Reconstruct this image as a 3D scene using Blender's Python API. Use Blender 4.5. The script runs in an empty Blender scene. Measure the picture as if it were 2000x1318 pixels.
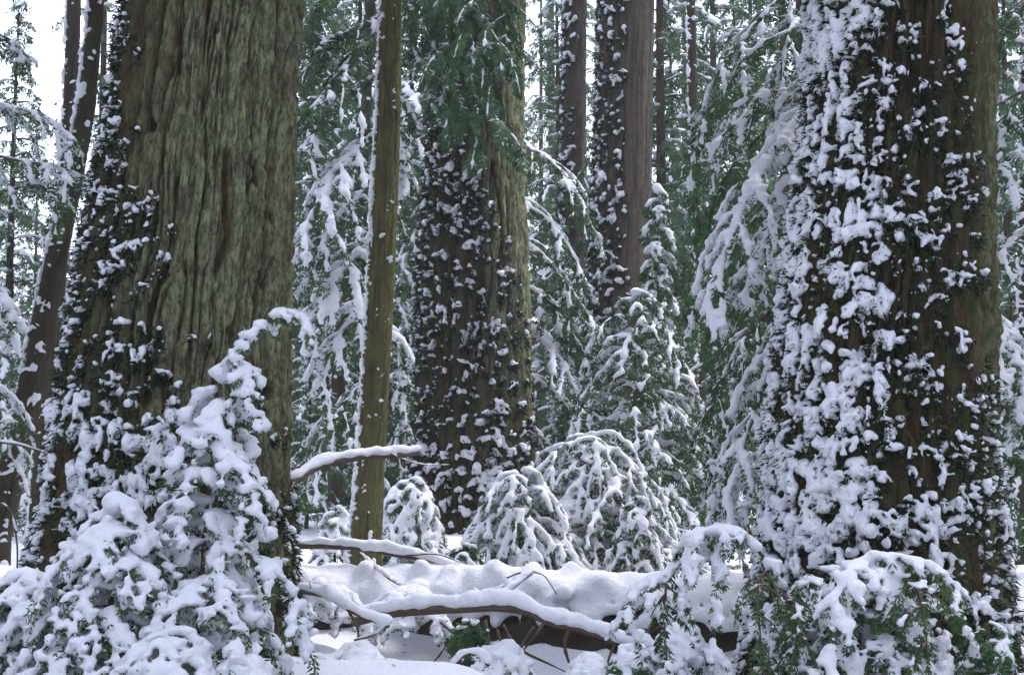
import bpy, math, random
import numpy as np
from mathutils import Vector

# ------------------------------------------------------------------ camera, world, sun, exposure
SC = bpy.context.scene
COL = SC.collection
FPX = 2778.0                       # focal length in pixels of the 2000 px wide photograph (50 mm on 36 mm)
CAM_H = 1.6
PITCH = math.atan((856 - 659) / FPX)
cam = bpy.data.cameras.new('camera'); cam.lens = 36 * FPX / 2000; cam.sensor_width = 36
cam.clip_start = 0.05; cam.clip_end = 600
camo = bpy.data.objects.new('camera', cam); COL.objects.link(camo)
camo.location = (0, 0, CAM_H); camo.rotation_euler = (math.pi / 2 + PITCH, 0, 0)
SC.camera = camo

SUN_EL, SUN_AZ = math.radians(55), math.radians(62)      # azimuth from +Y (view direction) towards +X
w = bpy.data.worlds.new('World'); SC.world = w; w.use_nodes = True
nt = w.node_tree; nt.nodes.clear()
sky = nt.nodes.new('ShaderNodeTexSky'); sky.sky_type = 'NISHITA'; sky.sun_disc = False
sky.sun_elevation = SUN_EL; sky.sun_rotation = SUN_AZ; sky.air_density = 1.0; sky.dust_density = 4.0; sky.ozone_density = 1.0
hs = nt.nodes.new('ShaderNodeMixRGB'); hs.blend_type = 'MIX'; hs.inputs[0].default_value = 0.80
hs.inputs[2].default_value = (10.0, 10.7, 13.7, 1)        # even cloud layer over the clear sky
bg = nt.nodes.new('ShaderNodeBackground'); bg.inputs[1].default_value = 0.14
out = nt.nodes.new('ShaderNodeOutputWorld')
nt.links.new(sky.outputs[0], hs.inputs[1]); nt.links.new(hs.outputs[0], bg.inputs[0]); nt.links.new(bg.outputs[0], out.inputs[0])

sun = bpy.data.lights.new('sun', 'SUN'); sun.energy = 1.5; sun.angle = math.radians(20); sun.color = (1.0, 0.97, 0.93)
suno = bpy.data.objects.new('sun', sun); COL.objects.link(suno)
_d = Vector((math.sin(SUN_AZ) * math.cos(SUN_EL), math.cos(SUN_AZ) * math.cos(SUN_EL), math.sin(SUN_EL)))
suno.rotation_euler = (-_d).to_track_quat('-Z', 'Y').to_euler(); suno.location = (20, 10, 40)
SC.view_settings.view_transform = 'Standard'; SC.view_settings.look = 'None'
SC.view_settings.exposure = 1.0; SC.view_settings.gamma = 1.0; SC.view_settings.use_curve_mapping = False
SC.render.engine = 'CYCLES'
SC.cycles.max_bounces = 6; SC.cycles.diffuse_bounces = 4; SC.cycles.volume_bounces = 1
SC.cycles.transparent_max_bounces = 8

def P(px, py, d):
    """photograph pixel + distance along +Y -> a place in the wood (metres)"""
    x = (px - 1000) / FPX; u = (659 - py) / FPX
    Y = math.cos(PITCH) - math.sin(PITCH) * u; Z = math.sin(PITCH) + math.cos(PITCH) * u
    s = d / Y
    return np.array((x * s, d, CAM_H + Z * s))
def ZP(py, d): return P(1000, py, d)[2]

# ------------------------------------------------------------------ noise
_TAB = np.random.default_rng(12345).random(1 << 16)
def _h(ix, iy, iz, seed):
    return _TAB[((ix * 73856093) ^ (iy * 19349663) ^ (iz * 83492791) ^ (seed * 2654435761 + 12345)) >> 3 & 0xffff]
def vn3(p, seed=0):
    i = np.floor(p).astype(np.int64); f = p - i; f = f * f * (3 - 2 * f)
    x, y, z = i[:, 0], i[:, 1], i[:, 2]; fx, fy, fz = f[:, 0], f[:, 1], f[:, 2]
    r = 0
    for a in (0, 1):
        for b in (0, 1):
            for c in (0, 1):
                r = r + _h(x + a, y + b, z + c, seed) * (fx if a else 1 - fx) * (fy if b else 1 - fy) * (fz if c else 1 - fz)
    return r * 2 - 1
def vn2(x, y, per, seed=0):
    ix = np.floor(x).astype(np.int64); iy = np.floor(y).astype(np.int64)
    fx = x - ix; fy = y - iy; fx = fx * fx * (3 - 2 * fx); fy = fy * fy * (3 - 2 * fy)
    z = np.zeros_like(ix)
    a = _h(ix % per, iy, z, seed); b = _h((ix + 1) % per, iy, z, seed)
    c = _h(ix % per, iy + 1, z, seed); d = _h((ix + 1) % per, iy + 1, z, seed)
    return ((a * (1 - fx) + b * fx) * (1 - fy) + (c * (1 - fx) + d * fx) * fy) * 2 - 1
def worley(x, y, per, seed=0, jit=0.9):
    ix = np.floor(x).astype(np.int64); iy = np.floor(y).astype(np.int64)
    f1 = np.full(x.shape, 9.0); f2 = np.full(x.shape, 9.0); cid = np.zeros(x.shape)
    z = np.zeros_like(ix)
    for a in (-1, 0, 1):
        for b in (-1, 0, 1):
            cx, cy = ix + a, iy + b
            px = cx + 0.5 + jit * (_h(cx % per, cy, z, seed) - 0.5); py = cy + 0.5 + jit * (_h(cx % per, cy, z, seed + 7) - 0.5)
            dd = np.sqrt((x - px) ** 2 + (y - py) ** 2)
            i_ = _h(cx % per, cy, z, seed + 13)
            near = dd < f1
            f2 = np.where(near, f1, np.minimum(f2, dd)); cid = np.where(near, i_, cid); f1 = np.where(near, dd, f1)
    return f1, f2, cid
def sstep(a, b, x):
    t = np.clip((x - a) / (b - a), 0, 1); return t * t * (3 - 2 * t)
def nrm(v): return v / np.maximum(np.linalg.norm(v, axis=-1, keepdims=True), 1e-9)

# ------------------------------------------------------------------ mesh helpers
def mesh_np(name, V, F, smooth=True, attrs=None):
    """V (n,3); F (m,3) or (m,4)"""
    V = np.asarray(V, np.float32); F = np.asarray(F, np.int32)
    me = bpy.data.meshes.new(name); k = F.shape[1]
    me.vertices.add(len(V)); me.vertices.foreach_set('co', V.ravel())
    me.loops.add(F.size); me.loops.foreach_set('vertex_index', F.ravel())
    me.polygons.add(len(F)); me.polygons.foreach_set('loop_start', np.arange(0, F.size, k, dtype=np.int32))
    if smooth: me.polygons.foreach_set('use_smooth', np.ones(len(F), bool))
    for an, av in (attrs or {}).items():
        at = me.attributes.new(an, 'FLOAT', 'POINT'); at.data.foreach_set('value', np.asarray(av, np.float32))
    me.update(); me.validate()
    return me
def obj(name, me, m, parent=None, origin=None, kind=None):
    o = bpy.data.objects.new(name, me); COL.objects.link(o)
    if m is not None:
        me.materials.clear(); me.materials.append(m)
    if parent is not None: o.parent = parent
    if kind: o['kind'] = kind
    return o
def tag(o, label, cat, group=None, kind=None):
    o['label'] = label; o['category'] = cat
    if group: o['group'] = group
    if kind: o['kind'] = kind
    return o
def thing(name, label, cat, loc=(0, 0, 0), group=None):
    o = bpy.data.objects.new(name, None); COL.objects.link(o); o.location = loc; o.empty_display_size = 0.2
    return tag(o, label, cat, group)
def catmull(pts, n):
    pts = np.asarray(pts, float)
    if len(pts) == 2: return pts[0] + (pts[1] - pts[0]) * np.linspace(0, 1, n)[:, None]
    q = np.vstack([2 * pts[0] - pts[1], pts, 2 * pts[-1] - pts[-2]])
    t = np.linspace(0, len(pts) - 1 - 1e-6, n); i = t.astype(int); f = (t - i)[:, None]
    a, b, c, d = q[i], q[i + 1], q[i + 2], q[i + 3]
    return 0.5 * (2 * b + (c - a) * f + (2 * a - 5 * b + 4 * c - d) * f ** 2 + (3 * b - 3 * c + d - a) * f ** 3)
def tube(pts, rad, k=7, cap=True):
    pts = np.asarray(pts, float); n = len(pts); rad = np.broadcast_to(np.asarray(rad, float), (n,))
    T = nrm(np.gradient(pts, axis=0)); ref = np.array((0.13, 0.21, 1.0)) if abs(T[:, 2]).mean() < 0.8 else np.array((1.0, 0.2, 0.1))
    A = nrm(np.cross(T, ref)); B = np.cross(T, A)
    th = np.arange(k) / k * 2 * math.pi
    V = pts[:, None] + rad[:, None, None] * (A[:, None] * np.cos(th)[None, :, None] + B[:, None] * np.sin(th)[None, :, None])
    V = V.reshape(-1, 3)
    i = np.arange(n - 1)[:, None] * k; j = np.arange(k)[None]; j2 = (j + 1) % k
    F = np.stack([i + j, i + j2, i + k + j2, i + k + j], -1).reshape(-1, 4)
    if cap:
        V = np.vstack([V, pts[0], pts[-1]]); a, b = n * k, n * k + 1
        jj = np.arange(k); j3 = (jj + 1) % k
        F = np.vstack([F, np.stack([jj, np.full(k, a), np.full(k, a), j3], -1)[:, [0, 1, 3, 3]] if False else np.zeros((0, 4), int)])
        c0 = np.stack([np.full(k, a), j3, jj, np.full(k, a)], -1); c1 = np.stack([np.full(k, b), (n - 1) * k + jj, (n - 1) * k + j3, np.full(k, b)], -1)
        return V, F, np.vstack([c0, c1])[:, :3]
    return V, F, np.zeros((0, 3), int)
class Wood:
    """collects tubes into one triangle mesh"""
    def __init__(s): s.V = []; s.F = []; s.n = 0
    def tube(s, pts, rad, k=6):
        V, F, C = tube(pts, rad, k)
        s.V.append(V); s.F.append(np.vstack([F[:, [0, 1, 2]], F[:, [0, 2, 3]], C]) + s.n); s.n += len(V)
    def mesh(s, name, origin): return mesh_np(name, np.vstack(s.V) - origin, np.vstack(s.F))
    def empty(s): return s.n == 0

# snow: spheres melted together into one skin with a volume
def _blob_tree():
    ng = bpy.data.node_groups.new('snow_skin', 'GeometryNodeTree')
    ng.interface.new_socket('Geometry', in_out='INPUT', socket_type='NodeSocketGeometry')
    ng.interface.new_socket('Voxel', in_out='INPUT', socket_type='NodeSocketFloat')
    ng.interface.new_socket('Adapt', in_out='INPUT', socket_type='NodeSocketFloat')
    ng.interface.new_socket('Geometry', in_out='OUTPUT', socket_type='NodeSocketGeometry')
    N = ng.nodes; L = ng.links
    gi = N.new('NodeGroupInput'); go = N.new('NodeGroupOutput')
    at = N.new('GeometryNodeInputNamedAttribute'); at.data_type = 'FLOAT'; at.inputs[0].default_value = 'rad'
    mp = N.new('GeometryNodeMeshToPoints'); pv = N.new('GeometryNodePointsToVolume'); vm = N.new('GeometryNodeVolumeToMesh')
    pv.resolution_mode = 'VOXEL_SIZE'; vm.resolution_mode = 'GRID'
    L.new(gi.outputs[0], mp.inputs['Mesh']); L.new(at.outputs[0], mp.inputs['Radius'])
    L.new(mp.outputs[0], pv.inputs['Points']); L.new(at.outputs[0], pv.inputs['Radius']); L.new(gi.outputs[1], pv.inputs['Voxel Size'])
    L.new(pv.outputs[0], vm.inputs['Volume']); vm.inputs['Threshold'].default_value = 0.1; L.new(gi.outputs[2], vm.inputs['Adaptivity'])
    L.new(vm.outputs[0], go.inputs[0])
    return ng
BLOB = _blob_tree(); ADAPT = 0.0
def snow_mesh(name, pts, rad, voxel, origin=(0, 0, 0), amp=0.0, freq=12.0, adapt=0.0, seed=1, smooth=1, pad=1.0):
    voxel = voxel * 1.13
    pts = np.asarray(pts, float) * np.array((1, 1, pad)); rad = np.maximum(np.asarray(rad, float), voxel * 0.9)
    me = bpy.data.meshes.new('tmp'); me.vertices.add(len(pts)); me.vertices.foreach_set('co', pts.astype(np.float32).ravel())
    a = me.attributes.new('rad', 'FLOAT', 'POINT'); a.data.foreach_set('value', rad.astype(np.float32))
    o = bpy.data.objects.new('tmp', me); COL.objects.link(o)
    m = o.modifiers.new('g', 'NODES'); m.node_group = BLOB
    ids = [i.identifier for i in BLOB.interface.items_tree if i.in_out == 'INPUT']
    m[ids[1]] = float(voxel); m[ids[2]] = float(adapt)
    dc = o.modifiers.new('d', 'DECIMATE'); dc.ratio = 0.31
    dg = bpy.context.evaluated_depsgraph_get(); dg.update()
    me2 = bpy.data.meshes.new_from_object(o.evaluated_get(dg)); me2.name = name
    bpy.data.objects.remove(o); bpy.data.meshes.remove(me)
    n = len(me2.vertices)
    V = np.empty(n * 3, np.float32); me2.vertices.foreach_get('co', V); V = V.reshape(-1, 3)
    E = np.empty(len(me2.edges) * 2, np.int32); me2.edges.foreach_get('vertices', E); E = E.reshape(-1, 2)
    ea = np.concatenate([E[:, 0], E[:, 1]]); eb = np.concatenate([E[:, 1], E[:, 0]]); cnt = np.maximum(np.bincount(ea, minlength=n), 1)[:, None]
    for _ in range(smooth):
        A = np.stack([np.bincount(ea, V[eb, i], n) for i in range(3)], -1) / cnt; V = (V * 0.4 + A * 0.6).astype(np.float32)
    if amp > 0 and n:
        me2.vertices.foreach_set('co', V.ravel()); me2.update()
        Nn = np.empty(n * 3, np.float32); me2.vertex_normals.foreach_get('vector', Nn); Nn = Nn.reshape(-1, 3)
        V = V + Nn * (amp * (vn3(V * freq, seed) + 0.6 * vn3(V * freq * 2.3, seed + 1)))[:, None]
    V = V / np.array((1, 1, pad), np.float32) - np.asarray(origin, np.float32)
    me2.vertices.foreach_set('co', V.astype(np.float32).ravel())
    me2.polygons.foreach_set('use_smooth', np.ones(len(me2.polygons), bool)); me2.update()
    return me2

# ------------------------------------------------------------------ materials
def mat(name):
    m = bpy.data.materials.new(name); m.use_nodes = True
    N = m.node_tree.nodes; b = N['Principled BSDF']; return m, N, m.node_tree.links, b
def nnoise(N, L, co, scale, detail=4, rough=0.6, stretch=None):
    t = N.new('ShaderNodeTexNoise'); t.inputs['Scale'].default_value = scale; t.inputs['Detail'].default_value = detail; t.inputs['Roughness'].default_value = rough
    if stretch:
        mp = N.new('ShaderNodeMapping'); mp.inputs['Scale'].default_value = stretch; L.new(co, mp.inputs[0]); co = mp.outputs[0]
    L.new(co, t.inputs['Vector']); return t.outputs['Fac']
def ramp(N, L, fac, a, b):
    r = N.new('ShaderNodeMapRange'); r.inputs[1].default_value = a; r.inputs[2].default_value = b; r.interpolation_type = 'SMOOTHSTEP'
    L.new(fac, r.inputs[0]); return r.outputs[0]
def mix(N, L, fac, a, b):
    m = N.new('ShaderNodeMix'); m.data_type = 'RGBA'
    for s, v in ((0, fac), (6, a), (7, b)):
        if isinstance(v, (tuple, float, int)): m.inputs[s].default_value = v if not isinstance(v, tuple) else (*v, 1)
        else: L.new(v, m.inputs[s])
    return m.outputs[2]
def mul(N, L, a, b):
    m = N.new('ShaderNodeMath'); m.operation = 'MULTIPLY'
    for i, v in enumerate((a, b)):
        if isinstance(v, (float, int)): m.inputs[i].default_value = v
        else: L.new(v, m.inputs[i])
    return m.outputs[0]
def bump(N, L, b, h, strength, dist):
    bp = N.new('ShaderNodeBump'); bp.inputs['Strength'].default_value = strength; bp.inputs['Distance'].default_value = dist
    L.new(h, bp.inputs['Height']); L.new(bp.outputs[0], b.inputs['Normal'])

def snow_mat():
    m, N, L, b = mat('snow'); g = N.new('ShaderNodeNewGeometry'); co = g.outputs['Position']
    n1 = nnoise(N, L, co, 18, 8, 0.75)
    L.new(mix(N, L, ramp(N, L, nnoise(N, L, co, 3, 2), 0.3, 0.7), (0.84, 0.85, 0.90), (0.90, 0.90, 0.94)), b.inputs['Base Color'])
    b.inputs['Roughness'].default_value = 0.75; b.inputs['Specular IOR Level'].default_value = 0.2
    bump(N, L, b, n1, 0.9, 0.035)
    return m
SNOW = snow_mat()
def bark_mat(name, base, red, lichen, moss, fine=1.0, bumpd=0.09):
    """attributes: h relief 0..1, lich lichen cover, moss moss cover"""
    m, N, L, b = mat(name)
    tc = N.new('ShaderNodeTexCoord'); co = tc.outputs['Object']
    def at(n):
        a = N.new('ShaderNodeAttribute'); a.attribute_name = n; return a.outputs['Fac']
    n1 = nnoise(N, L, co, 3.0, 5, 0.6, (1, 1, 0.35)); n2 = nnoise(N, L, co, 30 * fine, 6, 0.72, (1, 1, 0.35)); n3 = nnoise(N, L, co, 9, 5, 0.65, (1, 1, 0.5)); n4 = nnoise(N, L, co, 75, 5, 0.7, (1, 1, 0.5))
    c = mix(N, L, ramp(N, L, n1, 0.35, 0.68), base, red)
    c = mix(N, L, mul(N, L, ramp(N, L, n2, 0.42, 0.66), 0.75), c, tuple(x * 0.30 for x in base))
    lf = mul(N, L, mul(N, L, at('lich'), ramp(N, L, at('h'), 0.15, 0.8)), ramp(N, L, n3, 0.22, 0.62))  # lichen sits on the ridges; this also puts furrow shade into the colour
    c = mix(N, L, lf, c, mix(N, L, ramp(N, L, n2, 0.38, 0.60), tuple(x * 0.40 for x in lichen), tuple(x * 1.25 for x in lichen)))
    mf = mul(N, L, at('moss'), ramp(N, L, n3, 0.44, 0.60))
    c = mix(N, L, mf, c, mix(N, L, n4, tuple(x * 0.5 for x in moss), tuple(x * 1.5 for x in moss)))
    L.new(c, b.inputs['Base Color']); b.inputs['Roughness'].default_value = 0.92; b.inputs['Specular IOR Level'].default_value = 0.15
    ad = N.new('ShaderNodeMath'); ad.operation = 'ADD'; L.new(n2, ad.inputs[0]); L.new(mul(N, L, n4, 0.5), ad.inputs[1])
    bump(N, L, b, ad.outputs[0], 1.0, bumpd)
    return m
BARK = bark_mat('furrowed_bark', (0.085, 0.058, 0.032), (0.150, 0.068, 0.030), (0.440, 0.470, 0.270), (0.095, 0.120, 0.034))
BARK2 = bark_mat('mossy_bark', (0.125, 0.098, 0.048), (0.110, 0.078, 0.038), (0.205, 0.205, 0.090), (0.115, 0.130, 0.042), 1.4, 0.02)
BARK3 = bark_mat('reddish_bark', (0.110, 0.084, 0.058), (0.150, 0.098, 0.068), (0.215, 0.195, 0.150), (0.055, 0.070, 0.030))
BARKD = bark_mat('dark_bark', (0.055, 0.042, 0.030), (0.060, 0.038, 0.026), (0.085, 0.080, 0.055), (0.045, 0.055, 0.025), 1.3, 0.015)

def leaf_mat(name, dark, light, frost=0.3, trans=0.25):
    m, N, L, b = mat(name); g = N.new('ShaderNodeNewGeometry'); co = g.outputs['Position']
    n1 = nnoise(N, L, co, 2.2, 3, 0.6); n2 = nnoise(N, L, co, 14, 4, 0.7)
    a = N.new('ShaderNodeAttribute'); a.attribute_name = 'frost'
    c = mix(N, L, ramp(N, L, n1, 0.3, 0.7), dark, light)
    c = mix(N, L, mul(N, L, mul(N, L, ramp(N, L, n2, 0.28, 0.50), a.outputs['Fac']), frost), c, (0.80, 0.81, 0.86))
    L.new(c, b.inputs['Base Color']); b.inputs['Roughness'].default_value = 0.6; b.inputs['Specular IOR Level'].default_value = 0.25
    t = N.new('ShaderNodeBsdfTranslucent'); L.new(c, t.inputs[0])
    mx = N.new('ShaderNodeMixShader'); mx.inputs[0].default_value = trans
    o = N['Material Output']; L.new(b.outputs[0], mx.inputs[1]); L.new(t.outputs[0], mx.inputs[2]); L.new(mx.outputs[0], o.inputs[0])
    return m
NEEDLE = leaf_mat('needles', (0.024, 0.056, 0.020), (0.072, 0.135, 0.042), 0.95)
NEEDLE_G = leaf_mat('green_needles', (0.028, 0.082, 0.030), (0.090, 0.185, 0.065), 0.85)
NEEDLE_F = leaf_mat('far_needles', (0.027, 0.066, 0.028), (0.078, 0.148, 0.054), 0.95)
TUFT = leaf_mat('moss_leaves', (0.010, 0.020, 0.008), (0.024, 0.040, 0.012), 0.0, 0.1)
TWIG, _N, _L, _b = mat('twig_bark'); _b.inputs['Base Color'].default_value = (0.060, 0.042, 0.030, 1); _b.inputs['Roughness'].default_value = 0.9
_g = _N.new('ShaderNodeNewGeometry'); _L.new(mix(_N, _L, nnoise(_N, _L, _g.outputs['Position'], 30, 4), (0.035, 0.025, 0.018), (0.115, 0.075, 0.045)), _b.inputs['Base Color'])

# ------------------------------------------------------------------ the ground
def ground_z(x, y):
    x = np.asarray(x, float); y = np.asarray(y, float)
    p = np.stack([x, y, 0 * x], -1).reshape(-1, 3)
    n = (0.16 * vn3(p * 0.25, 3) + 0.07 * vn3(p * 0.9, 4) + 0.025 * vn3(p * 2.7, 5) + 0.012 * vn3(p * 7.0, 6)).reshape(x.shape)
    mound = 0.10 * np.exp(-((x + 0.95) / 1.15) ** 2 - ((y - 9.25) / 0.55) ** 2)
    dip = -0.62 * np.exp(-((x - 0.30) / 1.45) ** 6 - ((y - 10.85) / 0.85) ** 4)
    dip = dip - 0.30 * np.exp(-((x - 0.75) / 0.85) ** 4 - ((y - 9.5) / 1.0) ** 4) - 0.12 * np.exp(-((x + 0.3) / 0.9) ** 4 - ((y - 9.9) / 0.5) ** 4)
    bank = 0.35 * np.exp(-((x - 5.2) / 1.4) ** 2 - ((y - 13.5) / 2.2) ** 2) + 0.45 * np.exp(-((x + 4.6) / 0.9) ** 2 - ((y - 12.2) / 1.6) ** 2)
    far = np.clip((y - 16) / 60, 0, 1) * 1.2
    k = np.clip((y - 3) / 8, 0.3, 1)
    return n * k - 0.02 + mound + dip + bank + far
gx = np.concatenate([-np.geomspace(260, 6, 34), np.linspace(-5.9, 5.9, 150), np.geomspace(6, 260, 34)])
gy = np.concatenate([np.linspace(-40, 6.5, 20), np.linspace(6.6, 15, 120), np.geomspace(15.1, 320, 70)])
GX, GY = np.meshgrid(gx, gy); GZ = ground_z(GX, GY)
nx, ny = len(gx), len(gy); ii = (np.arange(ny - 1)[:, None] * nx + np.arange(nx - 1)[None]).ravel()
ground = obj('snow_ground', mesh_np('snow_ground', np.stack([GX, GY, GZ], -1).reshape(-1, 3), np.stack([ii, ii + 1, ii + nx + 1, ii + nx], -1)), SNOW, kind='structure')
def gz(x, y): return float(ground_z(np.array([x]), np.array([y]))[0])

# ------------------------------------------------------------------ trunks
class Trunk:
    """rows: (py, left px, right px) of the bark outline at distance d"""
    def __init__(s, rows, d, zb, zt):
        z, c, r = [], [], []
        for py, l, rr in sorted(rows, key=lambda q: -q[0]):
            a, b = P(l, py, d), P(rr, py, d); z.append(a[2]); c.append((a[0] + b[0]) / 2); r.append((b[0] - a[0]) / 2)
        z = np.array(z); c = np.array(c); r = np.array(r)
        # carry the outline on below and above the picture
        sc = (c[-1] - c[-3]) / (z[-1] - z[-3]); sr = (r[-1] - r[-3]) / (z[-1] - z[-3])
        zt2 = max(zt, z[-1] + 1)
        z = np.concatenate([[min(zb, z[0] - 0.3)], z, [zt2]]); c = np.concatenate([[c[0]], c, [c[-1] + sc * (zt2 - z[-2] if False else zt2 - z[-1])]])
        r = np.concatenate([[r[0] * 1.06], r, [max(r[-1] * 0.55, r[-1] + sr * (zt2 - z[-2]))]])
        s.z, s.c, s.r, s.d = z, c, r, d; s.zb, s.zt = z[0], zt2
        s.disp = lambda th, zz: 0 * zz
    def C(s, z): return np.interp(z, s.z, s.c)
    def R(s, z):
        return np.interp(z, s.z, s.r)
    def pos(s, th, z, off=0.0):
        """th 0 faces the camera, negative to the picture's left"""
        R = s.R(z) + s.disp(th, z) + off
        return np.stack([s.C(z) + R * np.sin(th), s.d - R * np.cos(th), z + 0 * th], -1)
    def nor(s, th): return np.stack([np.sin(th), -np.cos(th), 0 * th], -1)
    def s_of(s, th): return 0.5 + 0.5 * np.sin(th)
    def py_of(s, z):   # picture row at which that height shows
        a = (z - CAM_H) / s.d; pit = math.tan(PITCH)
        u = (a - pit) / (1 + a * pit); return 659 - u * FPX

def trunk_mesh(name, T, ncol, zfine, nfine, ncoarse, cellw=0.072, cellh=0.95, depth=0.135, seed=1, flute=0.05, crevices=(), lich=None, moss=None, origin=(0, 0, 0)):
    """furrowed bark: interlaced upright plates with deep joints, real relief"""
    Rm = float(T.R(np.array([2.0]))[0]); U = 2 * math.pi * Rm
    n1 = max(6, round(U / cellw)); n2 = max(10, round(U / (cellw * 0.42))); n3 = max(24, round(U / (cellw * 0.13)))
    cr_ = np.random.default_rng(seed + 90); crevices = tuple(crevices) + tuple((cr_.uniform(-1.7, 1.7), cr_.uniform(0.012, 0.024) * 0.8 / max(Rm, 0.3), cr_.uniform(0.05, 0.10) * min(1, Rm / 0.6), cr_.uniform(0.05, 0.14)) for _ in range(13 if Rm > 0.5 else 0))
    def relief(th, z):
        q = (th / (2 * math.pi)) % 1.0
        w1 = vn2(q * max(4, n1 // 3), z / (cellh * 1.1), max(4, n1 // 3), seed); w2 = vn2(q * n1, z / (cellh * 0.45), n1, seed + 1)
        w3 = vn2(q * n2, z / (cellh * 0.2), n2, seed + 2)
        ra = np.abs(vn2(q * n1 + 0.55 * w1 + 0.30 * w2 + 0.10 * w3, z / (cellh * 1.5) + 0.35 * w1, n1, seed + 3)); nb_ = round(n1 * 1.6)
        rb = np.abs(vn2(q * nb_ + 0.6 * w2 + 0.15 * w3, z / (cellh * 0.8) + 0.3 * w2, nb_, seed + 11))
        plate = sstep(0.0, 0.22, ra) * (0.45 + 0.55 * sstep(0.0, 0.22, rb))                  # long ropes of bark with meandering joints
        fd = 0.35 + 0.65 * sstep(-0.35, 0.45, vn2(q * max(4, n1 // 2), z / (cellh * 0.7), max(4, n1 // 2), seed + 10))      # some joints gape, some are closed
        g1, g2, gid = worley(q * n2 * 1.0 + 0.5 * w2 + 0.5 * w3, z / (cellh * 0.16) + 0.6 * w2, n2, seed + 4)
        sub = sstep(0.0, 0.18, g2 - g1)
        crust = 0.30 * vn2(q * n2 * 2, z / (cellh * 0.11), n2 * 2, seed + 5) + 0.30 * vn2(q * n3, z / (cellh * 0.06), n3, seed + 6) + 0.45 * (1 - 2 * np.abs(vn2(q * n3 + 0.6 * w3, z / (cellh * 0.22), n3, seed + 7)))
        big = vn2(q * 6, z / 2.2, 6, seed + 8)
        h = 0.92 - 0.95 * fd * (1 - plate) - 0.14 * (1 - sub) * plate + 0.12 * (gid - 0.5) + 0.22 * crust
        nr_ = max(8, round(U / (cellw * 1.75))); rope = np.sqrt(np.abs(np.sin(math.pi * (q * nr_ + 0.8 * w1 + 0.45 * w2 + 0.12 * w3))))      # rounded ropes, sharp grooves between
        gap = (0.25 + 0.75 * sstep(-0.5, 0.3, vn2(q * nr_, z / (cellh * 0.9), nr_, seed + 31))) * (1 - rope); h = h - 0.55 * gap  # lower h also darkens the grooves in the bark colour, as shading
        dd = depth * (h - 0.95) + flute * (big - 0.5) * 0.6
        for th0, wd, dp, wob in crevices:
            x = th - (th0 + wob * vn2(np.full_like(z, 0.5), z / 0.6, 4, seed + 9))
            e_ = np.exp(-(x / wd) ** 2) * (1.0 if dp > 0.12 else sstep(-0.45, 0.1, vn2(np.full_like(z, 1.5 + th0 * 3), z / 0.8, 64, seed + 21)))
            dd = dd - dp * e_; h = h - 0.7 * e_
        return dd, h
    T.disp = lambda th, z: relief(th, z)[0]
    zs = np.concatenate([np.linspace(T.zb, zfine, nfine), zfine + (T.zt - zfine) * np.linspace(0, 1, ncoarse + 1)[1:] ** 1.3])
    th = np.concatenate([np.linspace(-1.85, 1.85, int(ncol * 0.86)), np.linspace(1.85, 2 * math.pi - 1.85, int(ncol * 0.14) + 2)[1:-1]]); ncol = len(th)
    TH, Z = np.meshgrid(th, zs); TH = TH.ravel(); Z = Z.ravel()
    dd, h = relief(TH, Z); R = T.R(Z) + dd
    V = np.stack([T.C(Z) + R * np.sin(TH), T.d - R * np.cos(TH), Z], -1) - np.asarray(origin)
    nr = len(zs); i = np.arange(nr - 1)[:, None] * ncol; j = np.arange(ncol)[None]; j2 = (j + 1) % ncol
    F = np.stack([i + j, i + j2, i + ncol + j2, i + ncol + j], -1).reshape(-1, 4)
    S = T.s_of(TH); PY = T.py_of(Z)
    return mesh_np(name, V, F, True, {'h': np.clip(h, 0, 1), 'lich': lich(S, PY) if lich else 0 * Z, 'moss': moss(S, PY) if moss else 0 * Z})

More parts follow.
